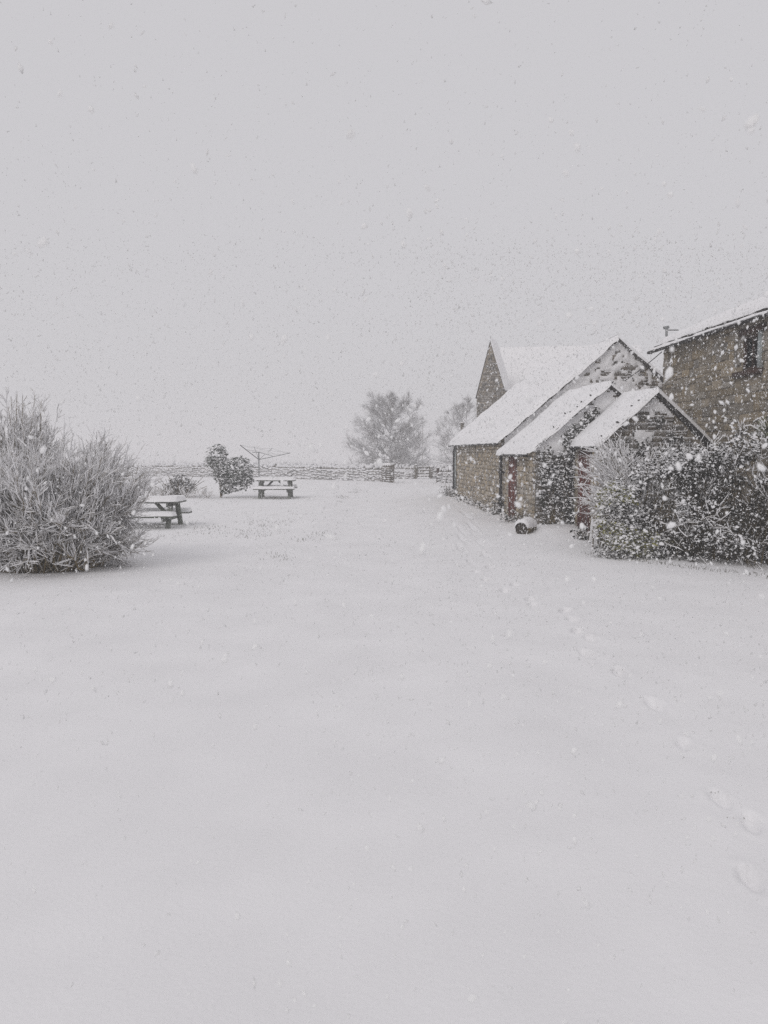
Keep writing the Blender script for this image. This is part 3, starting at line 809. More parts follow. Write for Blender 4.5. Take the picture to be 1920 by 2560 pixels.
# ---------------------------------------------------------------- dry stone walls, gate and posts
def dry_wall(label, pts, h, seed, detail=1.0, cope=True):
    r = np.random.default_rng(seed)
    t = thing('dry_stone_wall', label, 'stone wall', (pts[0][0], pts[0][1], 0))
    ox, oy = pts[0]
    core = MB(); st_p = []; st_s = []; st_r = []; cp_p = []; cp_s = []; cp_r = []; sn = []
    for (x0, y0), (x1, y1) in zip(pts[:-1], pts[1:]):
        L = math.hypot(x1 - x0, y1 - y0); a = math.atan2(y1 - y0, x1 - x0); ca, sa = math.cos(a), math.sin(a)
        nseg = max(int(L / 2), 1)
        for k in range(nseg):
            u0, u1 = L * k / nseg, L * (k + 1) / nseg
            p, q = (x0 + ca * u0, y0 + sa * u0), (x0 + ca * u1, y0 + sa * u1)
            b0, b1 = gh(*p) - .15, gh(*q) - .15
            w = .19
            nx, ny = -sa * w, ca * w
            Vv = [(p[0] - nx - ox, p[1] - ny - oy, b0), (p[0] + nx - ox, p[1] + ny - oy, b0), (p[0] + nx - ox, p[1] + ny - oy, b0 + .12 + h), (p[0] - nx - ox, p[1] - ny - oy, b0 + .12 + h),
                  (q[0] - nx - ox, q[1] - ny - oy, b1), (q[0] + nx - ox, q[1] + ny - oy, b1), (q[0] + nx - ox, q[1] + ny - oy, b1 + .12 + h), (q[0] - nx - ox, q[1] - ny - oy, b1 + .12 + h)]
            core.add(Vv, [(0, 3, 2, 1), (4, 5, 6, 7), (0, 4, 7, 3), (1, 2, 6, 5), (3, 7, 6, 2)])
        u = 0; 
        hs = .105
        nc = int(h / hs)
        for c in range(nc):
            u = r.uniform(-.2, 0)
            while u < L:
                w = r.uniform(.16, .42)
                uc = min(max(u + w / 2, 0), L)
                for side in (-1, 1):
                    px = x0 + ca * uc - sa * side * .185; py = y0 + sa * uc + ca * side * .185
                    if side == (1 if ca > 0 else -1): continue
                    st_p.append((px - ox, py - oy, gh(px, py) + (c + .5) * hs + r.normal(0, .03) + .05 * math.sin(uc * 1.7 + c))); st_s.append((w * r.uniform(.7, 1.0), .12 * r.uniform(.5, 1.7), hs * r.uniform(.55, 1.25))); st_r.append(a + r.normal(0, .10))
                u += w
        if cope:
            u = 0
            while u < L:
                w = r.uniform(.07, .15)
                px = x0 + ca * u; py = y0 + sa * u
                if r.random() < .80:
                    hh = r.uniform(.10, .30)
                    cp_p.append((px - ox, py - oy, gh(px, py) + h + hh / 2 - .03)); cp_s.append((w * .8, .40 * r.uniform(.8, 1.1), hh)); cp_r.append((a + r.normal(0, .1), r.normal(0, .16)))
                    sn.append((px - ox, py - oy, gh(px, py) + h + hh - .035, w))
                u += w
    core.obj('core', M['drystone'], t)
    bv = np.array([(-.5, -.5, -.5), (.5, -.5, -.45), (.5, .5, -.5), (-.5, .5, -.5), (-.44, -.42, .5), (.45, -.44, .46), (.42, .44, .5), (-.46, .46, .5)])
    bf = np.array([(3, 2, 1, 0), (4, 5, 6, 7), (0, 1, 5, 4), (1, 2, 6, 5), (2, 3, 7, 6), (3, 0, 4, 7)])
    sr = np.array(st_r)
    V, F = scatter(bv, bf, np.array(st_p), rots(sr, r.normal(0, .12, len(sr)), r.normal(0, .14, len(sr))), np.array(st_s))
    o = link('wall_stones', mesh('wall_stones', V, [F], M['drystone']), t); o['kind'] = 'stuff'
    if cope:
        cr = np.array(cp_r)
        V, F = scatter(bv, bf, np.array(cp_p), rots(cr[:, 0], np.zeros(len(cr)), cr[:, 1]), np.array(cp_s))
        o = link('cope_stones', mesh('cope_stones', V, [F], M['drystone']), t); o['kind'] = 'stuff'
        sn = np.array(sn)
        V, F = scatter(BLOB_V, BLOB_F, sn[:, :3], rots(r.uniform(0, 6, len(sn)), r.normal(0, .2, len(sn)), r.normal(0, .2, len(sn))), np.stack([sn[:, 3] * 1.15, np.full(len(sn), .34), np.full(len(sn), .12)], -1))
        o = link('cope_snow', mesh('cope_snow', V, [F], M['snow'], True), t); o['kind'] = 'stuff'
    return t
dry_wall('long snow dusted dry stone wall with upright coping across the lawn end', [(.40, 42.0), (-5.5, 46.0), (-16, 52.9), (-27, 59)], .66, 61)
dry_wall('short dry stone wall between the gate post and the barn', [(5.6, 41.0), (2.98, 41.5)], .62, 62)
dry_wall('dry stone wall across the lane seen through the drive entrance', [(13, 50.5), (6, 48.7), (2.95, 48.0)], .66, 63)
dry_wall('snowy dry stone wall behind the entrance, left of the wooden gate', [(1.88, 47.7), (-6, 49.5), (-14, 55.5)], .62, 64)
# pier end of the long wall
pier = thing('wall_pier', 'dark squared stone pier ending the long wall at the drive entrance', 'pier', (.22, 41.85, gh(.22, 41.85)), math.radians(-34))
pr2 = np.random.default_rng(66)
MB().box(-.22, .22, -.2, .2, -.2, .80).obj('core', M['mortar'], pier)
for c in range(7):
    for side in range(2):
        if side == 0:
            for (a, b) in (((-.26, .02), (.03, .26)) if c % 2 else ((-.26, -.06), (-.05, .26))):
                MB().box(a + .006, b - .006, -.25 + pr2.uniform(-.02, .02), -.19, c * .115 + .006, c * .115 + .108).obj('stone', M['stoned'], pier)
        else:
            for (a, b) in (((-.19, .05), (.06, .24)) if c % 2 else ((-.19, -.04), (-.03, .24))):
                MB().box(.2, .26 + pr2.uniform(-.02, .02), a + .006, b - .006, c * .115 + .006, c * .115 + .108).obj('stone', M['stoned'], pier)
for k in range(4):
    x = -.2 + k * .13
    MB().box(x, x + .09, -.24, .22, .80, .93 + pr2.uniform(-.02, .05)).obj('cope_stone', M['stoned'], pier)
snow_cap(pier, -.27, .27, -.25, .25, .93, .09, 67)

def post(label, x, y, h, w=.10, m=M['gate'], cat='post'):
    t = thing('gate_post', label, cat, (x, y, gh(x, y)))
    MB().add(np.array([(-w, -w, -.3), (w, -w, -.3), (w, w, -.3), (-w, w, -.3), (-w * .92, -w * .92, h), (w * .92, -w * .9, h), (w * .9, w * .92, h), (-w * .92, w * .9, h)]) * np.array([.5, .5, 1]) * np.array([1, 1, 1]),
             [(0, 1, 5, 4), (1, 2, 6, 5), (2, 3, 7, 6), (3, 0, 4, 7), (4, 5, 6, 7)]).obj('shaft', m, t)
    snow_cap(t, -w * .55, w * .55, -w * .55, w * .55, h - .004, .06, 70, .04)
    return t
post('dark gate post beside the short wall at the drive entrance', 2.91, 41.5, .80, .16, M['brown'])
post('left post of the pale field gate across the lane', 1.95, 47.5, .86, .14)
post('right post of the pale field gate across the lane', 2.90, 47.75, .72, .12)
gt = thing('field_gate', 'pale wooden barred field gate across the lane beyond the entrance', 'gate', (2.02, 47.5, gh(2.02, 47.5)), math.radians(14))
for z in (.12, .30, .48, .68):
    MB().box(0, .82, -.02, .02, z, z + .06).obj('rail', M['gate'], gt)
    snow_cap(gt, 0, .82, -.03, .03, z + .058, .035, int(z * 100), .03)
for x in (0, .78): MB().box(x, x + .05, -.045, -.022, .06, .76).obj('stile', M['gate'], gt)
MB().bar((.05, .035, .14), (.78, .035, .72), .03, .05).obj('diagonal_brace', M['gate'], gt)
rf_ = thing('rail_fence', 'short two rail fence right of the pale field gate', 'fence', (2.98, 47.8, gh(2.98, 47.8)), math.radians(10))
for z in (.15, .42):
    MB().box(0, .62, -.02, .02, z, z + .06).obj('rail', M['gate'], rf_)
    snow_cap(rf_, 0, .62, -.03, .03, z + .058, .03, int(z * 100), .03)
MB().box(.58, .66, -.04, .04, -.2, .62).obj('end_post', M['gate'], rf_)

# ---------------------------------------------------------------- twig growth
def grow(P, R, per, trange, spread, length, up, K=4, r=rng, rad=.55, minr=.0025, curl=.12, bend=.0):
    """children of each path: per per parent; length: fn(parent idx, t)->len"""
    N, KP, _ = P.shape
    pi = np.repeat(np.arange(N), per); n = len(pi)
    t = r.uniform(*trange, n)
    f = t * (KP - 1); i0 = np.minimum(f.astype(int), KP - 2); ft = (f - i0)[:, None]
    base = P[pi, i0] * (1 - ft) + P[pi, i0 + 1] * ft
    br = R[pi, i0] * (1 - ft[:, 0]) + R[pi, i0 + 1] * ft[:, 0]
    T = P[pi, i0 + 1] - P[pi, i0]; T /= np.linalg.norm(T, axis=1, keepdims=True) + 1e-9
    rd = r.normal(0, 1, (n, 3)); rd -= (rd * T).sum(1, keepdims=True) * T; rd /= np.linalg.norm(rd, axis=1, keepdims=True) + 1e-9
    ang = r.normal(spread[0], spread[1], n)[:, None]
    D = T * np.cos(ang) + rd * np.sin(ang)
    D[:, 2] += up; D /= np.linalg.norm(D, axis=1, keepdims=True)
    L = length(pi, t) * r.uniform(.65, 1.25, n)
    ks = np.linspace(0, 1, K)
    out = np.zeros((n, K, 3)); out[:, 0] = base
    d = D
    for k in range(1, K):
        d = d + r.normal(0, curl, (n, 3)); d[:, 2] += up * .35 + bend; d /= np.linalg.norm(d, axis=1, keepdims=True)
        out[:, k] = out[:, k - 1] + d * (L / (K - 1))[:, None]
    R0 = np.maximum(br * rad, minr)
    RR = R0[:, None] * np.linspace(1, .45, K)[None]
    return out, np.maximum(RR, minr * .6)

def merge_tubes(name, parts, S, m, parent, kind='stuff', smooth=True):
    Vs, Fs, n = [], [], 0
    for P, R in parts:
        V, F = tubes(P, R, S); Vs.append(V); Fs.append(F + n); n += len(V)
    o = link(name, mesh(name, np.concatenate(Vs), [np.concatenate(Fs)], m, smooth), parent)
    if kind: o['kind'] = kind
    return o

def snow_on(P, R, r, frac=.75, k=1.5, add=.004, amp=.8):
    """lumpy snow along the upper and windward side of twigs"""
    sel = r.random(len(P)) < frac
    P2 = P[sel].copy(); R2 = R[sel]
    lump = r.uniform(1 - amp, 1 + amp * .6, R2.shape)
    lump[:, 0] *= .5; lump[:, -1] *= .6
    RS = (R2 * k + add) * np.maximum(lump, .12)
    off = np.array([-.05, -.45, .85]); off = off / np.linalg.norm(off)
    P2 += off[None, None] * (R2 * .7 + RS * .45)[..., None]
    return P2, RS

# ---------------------------------------------------------------- big twiggy bush, left
def twig_bush(label, cx, cy, rx, ry, h, n0, per1, per2, seed, rmin=.003, base=.55, sn=(.8, 1.25, .0045), droop=.5):
    r = np.random.default_rng(seed)
    t = thing('twiggy_bush', label, 'bush', (cx, cy, gh(cx, cy)))
    K = 7
    ang = r.uniform(0, 2 * math.pi, n0); q = np.sqrt(r.random(n0))
    b = np.stack([np.cos(ang) * q * rx * base, np.sin(ang) * q * ry * base, np.full(n0, -.05)], -1)
    el = np.clip(r.beta(1.1, 1.3, n0), .03, .99)                       # 0 = creeping outwards, 1 = upright
    a2 = ang + r.normal(0, .5, n0)
    sq = .68
    th = el * math.pi / 2
    cxz = np.cos(th) ** sq; sxz = np.sin(th) ** sq
    rr = r.uniform(.72, 1.06, n0) * (.80 + .42 * vnoise(a2 * 2.3, el * 5, seed)) * np.where(r.random(n0) < .06, 1.07, 1)
    tip = np.stack([np.cos(a2) * rx * cxz * rr, np.sin(a2) * ry * cxz * rr, h * sxz * rr + .04], -1)
    tip[:, :2] += b[:, :2] * (el[:, None] * .9)
    s = np.linspace(0, 1, K)
    P = b[:, None] * (1 - s)[None, :, None] + tip[:, None] * s[None, :, None]
    arch = np.sin(s * math.pi)[None] * (1 - el)[:, None] * .28 * r.uniform(.2, 1.2, (n0, 1))
    P[:, :, 2] += arch
    P += np.cumsum(r.normal(0, .028, P.shape), 1)
    P[:, :, 2] = np.maximum(P[:, :, 2], .0)
    R = np.linspace(.011, .0045, K)[None] * r.uniform(.7, 1.3, (n0, 1))
    L1 = grow(P, R, per1, (.22, .99), (.46, .24), lambda i, t_: .24 + .14 * (1 - t_), .16, 3, r, .6, rmin, .16)
    L2 = grow(*L1, per2, (.2, .98), (.55, .28), lambda i, t_: .13 + 0 * t_, .10, 2, r, .7, rmin * .8, .08)
    for L in (L1, L2): L[0][:, :, 2] = np.maximum(L[0][:, :, 2], .01)
    merge_tubes('stems', [(P, R)], 5, M['bark'], t)
    merge_tubes('twigs', [L1, L2], 3, M['bark'], t)
    s0 = snow_on(P, R, r, .8, .8, .004)
    s1 = snow_on(*L1, r, sn[0], sn[1], sn[2]); s2 = snow_on(*L2, r, sn[0] * .85, sn[1], sn[2] * .85)
    merge_tubes('twig_snow', [s0, s1, s2], 3, M['snow'], t)
    return t
twig_bush('large rounded leafless bush bristling with snowy twigs at the left edge', -4.72, 10.75, 1.14, .95, 1.47, 640, 26, 2, 81, .0025, .62, sn=(.94, 1.75, .0054))
twig_bush('taller hazy twiggy bush showing above and behind the large left bush', -8.05, 16.6, 1.0, .9, 2.52, 330, 16, 2, 82, .004, .5, (.92, 1.7, .0075))

# ---------------------------------------------------------------- bare trees
def bare_tree(label, cx, cy, h, rad, seed, limbs=30, per=(9, 8, 4), z0=.10, rmin=.008):
    r = np.random.default_rng(seed)
    t = thing('bare_tree', label, 'tree', (cx, cy, gh(cx, cy)))
    K = 9; s = np.linspace(0, 1, K)
    T0 = np.stack([np.cumsum(r.normal(0, .05, K)), np.cumsum(r.normal(0, .05, K)), s * h * .93 - .2], -1)[None]; T0[:, 0, :2] = 0
    R0 = (np.linspace(1, .10, K) * h * .018)[None]
    f = np.linspace(0, 1, limbs) ** 1.25
    ti = z0 + f * (.93 - z0)
    fi = ti * (K - 1); i0 = np.minimum(fi.astype(int), K - 2); ft = (fi - i0)[:, None]
    base = T0[0][i0] * (1 - ft) + T0[0][i0 + 1] * ft
    az = np.arange(limbs) * 2.4 + r.normal(0, .3, limbs)
    # crown outline: broad and low, narrowing to the top
    reach = rad * (.90 * (1 - f ** 2.8) ** .65 + .06) * r.uniform(.78, 1.06, limbs)
    rise = (h * (.06 + .30 * f * (1.35 - f))) * r.uniform(.75, 1.25, limbs)
    top = np.minimum(base[:, 2] + rise, h * r.uniform(.9, 1.02, limbs))
    tip = np.stack([base[:, 0] + np.cos(az) * reach, base[:, 1] + np.sin(az) * reach, top], -1)
    KL = 6; s = np.linspace(0, 1, KL)
    LP = base[:, None] * (1 - s)[None, :, None] + tip[:, None] * s[None, :, None]
    LP[:, :, 2] -= (np.sin(s * math.pi) * .12)[None] * reach[:, None] * .5
    LP += np.cumsum(r.normal(0, .03, LP.shape), 1); LP[:, 0] = base
    LR = (np.linspace(1, .25, KL)[None]) * (h * .0075 * (.5 + .7 * (1 - f)))[:, None]
    ln = np.linalg.norm(tip - base, axis=1)
    A = grow(LP, LR, per[0], (.22, .98), (.55, .18), lambda i, t_: ln[i] * (.42 - .22 * t_), .10, 5, r, .6, rmin * 1.3, .10)
    la = np.linalg.norm(A[0][:, -1] - A[0][:, 0], axis=1)
    B = grow(*A, per[1], (.2, .98), (.55, .2), lambda i, t_: np.minimum(la[i] * .5, .55) + .14, .08, 3, r, .65, rmin, .12)
    C_ = grow(*B, per[2], (.2, .98), (.5, .2), lambda i, t_: .26 + 0 * t_, .06, 2, r, .7, rmin * .8, .10)
    merge_tubes('trunk', [(T0, R0)], 8, M['treebark'], t, None)
    merge_tubes('limbs', [(LP, LR)], 5, M['treebark'], t, None)
    merge_tubes('crown', [A, B, C_], 3, M['treebark'], t)
    return t
bare_tree('broad leafless tree standing beyond the drive entrance, faded by snow', .52, 62.0, 6.45, 3.35, 91, 62, (11, 9, 4), .05, .0070)
bare_tree('leafless tree half hidden behind the barn roof and tower', 8.2, 74.0, 6.8, 3.3, 92, 40, (9, 8, 4), .12, .009)

# ---------------------------------------------------------------- distant hedgerow
hr2 = np.random.default_rng(95)
n = 1300
x = hr2.uniform(-70, 50, n); y = 112 + .08 * x + hr2.normal(0, .9, n)
zb = gz(x, y); hh = (.65 + 1.0 * fbm(x * .35, y * .0 + 2, 96, 3)) * hr2.uniform(.6, 1.1, n)
P = np.zeros((n, 4, 3)); s = np.linspace(0, 1, 4)
dx = hr2.normal(0, .35, n)
for k in range(4):
    P[:, k] = np.stack([x + dx * s[k] * hh, y, zb + hh * s[k]], -1)
R = np.full((n, 4), .02) * np.linspace(1, .5, 4)
Q = grow(P, R, 4, (.2, .95), (.6, .2), lambda i, t_: .4 + 0 * t_, .1, 3, hr2, .7, .012)
hg = merge_tubes('far_hedgerow', [(P, R), Q], 3, M['treebark'], None)
tag(hg, 'faint hedgerow crossing the white field far behind the stone wall', 'hedgerow', kind='stuff')

# ---------------------------------------------------------------- pole and stub behind
tp = thing('telegraph_pole', 'faint telegraph pole right of the bare tree by the lane', 'pole', (7.0, 140, gh(7.0, 140)))
MB().tube([(0, 0, -.3), (0, 0, 8.75)], [.06, .045], 8).obj('shaft', M['gate'], tp)
MB().box(-1.45, .12, -.05, .05, 8.55, 8.67).obj('cross_arm', M['gate'], tp)
for xx in (-1.3, -.7): MB().tube([(xx, 0, 8.67), (xx, 0, 8.8)], .03, 6).obj('insulator', M['steel'], tp)
st = thing('timber_post', 'stubby brown post top just above the far end of the barn roof', 'post', (4.45, 44, gh(4.45, 44)))
MB().box(-.09, .09, -.08, .08, -.2, 3.30).obj('shaft', M['gate'], st)
snow_cap(st, -.10, .10, -.09, .09, 3.295, .07, 5, .05)

# ---------------------------------------------------------------- evergreen shrub on the lawn
def lobes(ls, n, r, shell=.55):
    w = np.array([l[3] ** 2.2 for l in ls]); w /= w.sum()
    out = []
    for (x, y, z, q), ww in zip(ls, w):
        k = int(n * ww) + 1
        d = r.normal(0, 1, (k, 3)); d /= np.linalg.norm(d, axis=1, keepdims=True)
        rad = q * (shell + (1 - shell) * r.random(k) ** .6)
        bump = .82 + .42 * vnoise(d[:, 0] * 3 + x * 5, d[:, 2] * 3 + d[:, 1] * 2 + z * 7, 101)
        out.append(np.array([x, y, z]) + d * (rad * bump)[:, None])
    return np.concatenate(out)
er2 = np.random.default_rng(103)
es = thing('evergreen_shrub', 'lopsided dark green evergreen shrub with snowy leaves on a thin stem', 'shrub', (-5.8, 27.3, gh(-5.8, 27.3)))
LS = [(-.12, 0, 1.50, .36), (-.36, .0, 1.28, .20), (.04, 0, 1.74, .16), (.10, .05, 1.12, .36), (.62, -.05, .98, .50), (.30, .1, .70, .36), (.82, .0, .66, .32), (.18, 0, .34, .22), (1.06, 0, .60, .14), (.0, 0, .78, .26), (.55, .0, .48, .28)]
leaves('foliage', lobes(LS, 3000, er2), .105, M['leafg'], es, (-.9, .4), .60, .95, r=er2)
stm = []
for q in range(7):
    a = LS[[0, 1, 3, 4, 5, 6, 7][q]]
    pth = np.array([(0, 0, -.1), (.02 + er2.normal(0, .03), er2.normal(0, .03), .45 * min(a[2], 1)), (a[0] * .6, a[1], a[2] * .75), (a[0], a[1], a[2])])
    stm.append(pth)
merge_tubes('stems', [(np.array(stm), np.full((7, 4), .022) * np.linspace(1.2, .4, 4))], 6, M['bark'], es, None)
ss = thing('low_shrub', 'low snowy leafy shrub beyond the nearer picnic table, left of the evergreen', 'shrub', (-7.36, 27.6, gh(-7.36, 27.6)))
leaves('foliage', lobes([(0, 0, .42, .34), (.26, 0, .34, .28), (-.24, 0, .34, .26), (.05, 0, .62, .22), (.38, 0, .22, .18)], 950, er2), .095, M['ivy'], ss, (-.6, .7), .62, 1.0, r=er2)
K = 4; n = 70
P = np.zeros((n, K, 3)); b = er2.normal(0, .12, (n, 2)); d = er2.normal(0, .35, (n, 2)); hh = er2.uniform(.3, .8, n)
for k in range(K):
    f = k / (K - 1); P[:, k] = np.stack([b[:, 0] + d[:, 0] * f, b[:, 1] + d[:, 1] * f, hh * f], -1)
merge_tubes('stems', [(P, np.full((n, K), .008))], 4, M['bark'], ss)
# rough stalks either side of it
def stalks(label, cx, cy, w, n, h, seed, name='dead_stalks', m='bark'):
    r = np.random.default_rng(seed)
    t = thing(name, label, 'dead stalks', (cx, cy, gh(cx, cy)))
    b = np.stack([r.uniform(-w, w, n), r.normal(0, .18, n)], -1); d = r.normal(0, .16, (n, 2)); hh = h * r.uniform(.35, 1.1, n)
    P = np.zeros((n, 4, 3))
    for k in range(4):
        f = k / 3; P[:, k] = np.stack([b[:, 0] + d[:, 0] * f ** 1.5, b[:, 1] + d[:, 1] * f, hh * f - .02], -1)
    R = np.full((n, 4), .006) * np.linspace(1.1, .6, 4)
    A = grow(P, R, 2, (.35, .9), (.5, .2), lambda i, t_: .16 + 0 * t_, .1, 3, r, .8, .004)
    merge_tubes('stems', [(P, R), A], 3, M[m], t)
    merge_tubes('stem_snow', [snow_on(P, R, r, .8, 1.1, .005), snow_on(*A, r, .6, 1.1, .004)], 4, M['snow'], t)
    return t
stalks('thin dead stalks poking from snow left of the low shrub', -7.95, 27.3, .42, 70, .42, 105)
stalks('sparse dead stalks in snow between the low shrub and the evergreen', -6.62, 27.0, .50, 60, .36, 106)

# ---------------------------------------------------------------- right hedge
def hedge_points(r, n, A, B, hw_, h, shell=.55):
    """points through a rounded hedge from A to B; returns points and how near the outside each is"""
    A = np.array(A, float); B = np.array(B, float)
    L = np.linalg.norm(B - A); d = (B - A) / L; nn = np.array([-d[1], d[0]])
    s = r.uniform(0, L, n); a = r.uniform(-.15, math.pi + .15, n)
    q = np.sqrt(r.random(n)) * (1 - shell) + shell
    q = np.where(r.random(n) < .75, q, r.random(n))
    prof = (.66 + .62 * fbm(s * 1.3, a * 1.6, 111, 3)) * (1 + .34 * (vnoise(s * 4, a * 5, 117) - .5))
    end = np.sqrt(np.clip(1 - (1 - np.clip((s + .12) / 1.7, 0, 1)) ** 2, .05, 1))
    c, si = np.cos(a), np.sin(a)
    c2 = np.sign(c) * np.abs(c) ** .6; s2 = np.sign(si) * np.abs(si) ** .6
    x = A[0] + d[0] * s + nn[0] * c2 * hw_ * q * prof * (.45 + .55 * end)
    y = A[1] + d[1] * s + nn[1] * c2 * hw_ * q * prof * (.45 + .55 * end)
    z = np.maximum(s2, 0) * h * q * prof * end
    low = s2 <= 0
    z = np.where(low, r.uniform(0, .5, n), z)
    z = np.maximum(z, .03)
    return np.stack([x, y, z], -1), q
hr3 = np.random.default_rng(121)
hg1 = thing('evergreen_hedge', 'wide dark leafy hedge clotted with snow below the cottage', 'hedge', (4.4, 13.1, 0))
o_ = np.array([4.4, 13.1, 0])
pts, q = hedge_points(hr3, 32000, (3.95, 13.6), (6.9, 10.4), .80, 1.98)
pts[:, 2] += gz(pts[:, 0], pts[:, 1])
cav = fbm(pts[:, 0] * 3.4 - pts[:, 1] * 1.5, pts[:, 2] * 3.6 + 7, 137, 2)
keep = (cav > .36) | (q < .62)
pts, q = pts[keep], q[keep]
clump = fbm(pts[:, 0] * 2.2 + pts[:, 1], pts[:, 2] * 2.4, 131, 3)
expo = .0 + .33 * sstep(.55, .95, q) + .20 * sstep(1.0, 1.9, pts[:, 2]) + 2.3 * (clump - .46) - .16 * sstep(4.6, 5.6, pts[:, 0])
leaves('foliage', pts - o_, .054, M['leafd'], hg1, (-1.0, .5), np.clip(expo, .03, .92), 1.05, r=hr3)
# its branches
n = 230
bs = hr3.random(n); base = np.stack([3.95 + 2.95 * bs, 13.6 - 3.2 * bs], -1) + hr3.normal(0, .18, (n, 2))
tip, _ = hedge_points(hr3, n, (3.95, 13.6), (6.9, 10.4), .86, 2.05, .9)
tip[:, :2] = base * .35 + tip[:, :2] * .65 if False else tip[:, :2]
ks = np.argsort(base[:, 0]); kt = np.argsort(tip[:, 0])
base = base[ks]; tip = tip[kt]
K = 6; s = np.linspace(0, 1, K)
P = np.concatenate([base, np.zeros((n, 1))], 1)[:, None] * (1 - s)[None, :, None] + tip[:, None] * s[None, :, None]
P[:, :, 2] += np.sin(s * math.pi)[None] * .15 + np.maximum(gz(base[:, 0], base[:, 1]), 0)[:, None]
P += np.cumsum(hr3.normal(0, .02, P.shape), 1)
P -= o_
R = np.linspace(.014, .004, K)[None] * np.ones((n, 1))
T1 = grow(P, R, 8, (.45, 1.0), (.75, .3), lambda i, t_: .24 + 0 * t_, -.02, 4, hr3, .6, .003, .2)
merge_tubes('branches', [(P, R), T1], 3, M['bark'], hg1)
merge_tubes('branch_snow', [snow_on(P[:, 3:], R[:, 3:], hr3, .6, .9, .005), snow_on(*T1, hr3, .6, 1.1, .0048)], 4, M['snow'], hg1)

# twiggy deciduous shrub leaning over the door
tb = thing('bare_shrub', 'pale twiggy shrub fanning over the nearest red door, above the hedge', 'shrub', (4.55, 13.75, gh(4.55, 13.75)))
n = 60; K = 6; s = np.linspace(0, 1, K)
az = hr3.uniform(0, 2 * math.pi, n); az = np.where(hr3.random(n) < .55, hr3.normal(math.pi * 1.02, .75, n), az)
ln = hr3.uniform(.5, 1.0, n)
tipx = np.cos(az) * .95 * ln; tipy = np.sin(az) * .6 * ln; tipz = 1.95 * np.sqrt(np.clip(1.05 - (ln * .75) ** 2, .1, 1)) * hr3.uniform(.45, 1.0, n)
P = np.zeros((n, K, 3)); P[:, :, 0] = tipx[:, None] * (s ** 1.3)[None]; P[:, :, 1] = tipy[:, None] * (s ** 1.3)[None]; P[:, :, 2] = tipz[:, None] * np.sin(s * math.pi / 2)[None]
P += np.cumsum(hr3.normal(0, .015, P.shape), 1)
R = np.linspace(.012, .004, K)[None] * np.ones((n, 1))
T1 = grow(P, R, 13, (.4, 1.0), (.45, .25), lambda i, t_: .36 + 0 * t_, .05, 4, hr3, .6, .003, .2)
T2 = grow(*T1, 2, (.2, .95), (.45, .2), lambda i, t_: .16 + 0 * t_, .08, 3, hr3, .7, .0026)
merge_tubes('stems', [(P, R), T1, T2], 3, M['bark'], tb)
merge_tubes('stem_snow', [snow_on(P, R, hr3, .8, 1.0, .006), snow_on(*T1, hr3, .85, 1.25, .0055), snow_on(*T2, hr3, .8, 1.2, .0045)], 4, M['snow'], tb)

# variegated shrub at the hedge foot
vsb = thing('variegated_shrub', 'yellow green variegated shrub at the left foot of the hedge', 'shrub', (3.72, 12.5, gh(3.72, 12.5)))
VP = lobes([(.02, -.05, .95, .30), (.10, .0, .62, .36), (-.08, -.2, .30, .34), (.30, -.15, .28, .36), (.05, -.35, .16, .28), (.52, -.3, .2, .28)], 2300, hr3)
VP = VP[VP[:, 2] > .02]
pk = fbm(VP[:, 0] * 3, VP[:, 2] * 3, 141, 2) > .40
leaves('foliage', VP[pk], .068, M['leafy'], vsb, (-.9, .5), .55, 1.0, r=hr3)
leaves('dark_foliage', VP[~pk], .055, M['leafd'], vsb, (-.9, .5), .6, 1.0, r=hr3)
# strap-leaved plant at the frame's right edge
sp = thing('strap_leaved_plant', 'yellowish strap leaved plant over the hedge at the far right edge', 'plant', (6.55, 13.05, gh(6.55, 13.05)))
n = 60; K = 6; s = np.linspace(0, 1, K)
az = hr3.uniform(0, 6.28, n); rc = hr3.uniform(.35, .6, n); hh = hr3.uniform(.1, .55, n)
for k in range(n):
    c = np.stack([np.cos(az[k]) * rc[k] * s, np.sin(az[k]) * rc[k] * s, 1.75 + hh[k] * np.sin(s * 2.4)], -1)
    sd = np.array([-math.sin(az[k]), math.cos(az[k]), 0]) * .018
    wv = np.sin(s * math.pi * .92 + .2)[:, None]
    V = np.concatenate([c - sd * wv, c + np.array([0, 0, -.004]), c + sd * wv])
    F = [(i, i + K, i + K + 1, i + 1) for i in range(K - 1)] + [(i + K, i + 2 * K, i + 2 * K + 1, i + K + 1) for i in range(K - 1)]
    lm = MB().add(V, F)
    if k % 3 == 0: lm.add(c + np.array([0, 0, .01]), []) if False else None
    lm.obj('leaf', M['leafp'], sp)
    if k % 2 == 0:
        link('leaf_snow', mesh('leaf_snow', tubes((c[1:5] + np.array([0, 0, .010]))[None], np.full((1, 4), .016), 5)[0], [tubes((c[1:5])[None], np.full((1, 4), .016), 5)[1]], M['snow'], True), sp)
MB().tube([(0, 0, -.1), (.02, 0, .9), (0, 0, 1.78)], [.06, .05, .05], 8).obj('stem', M['bark'], sp)

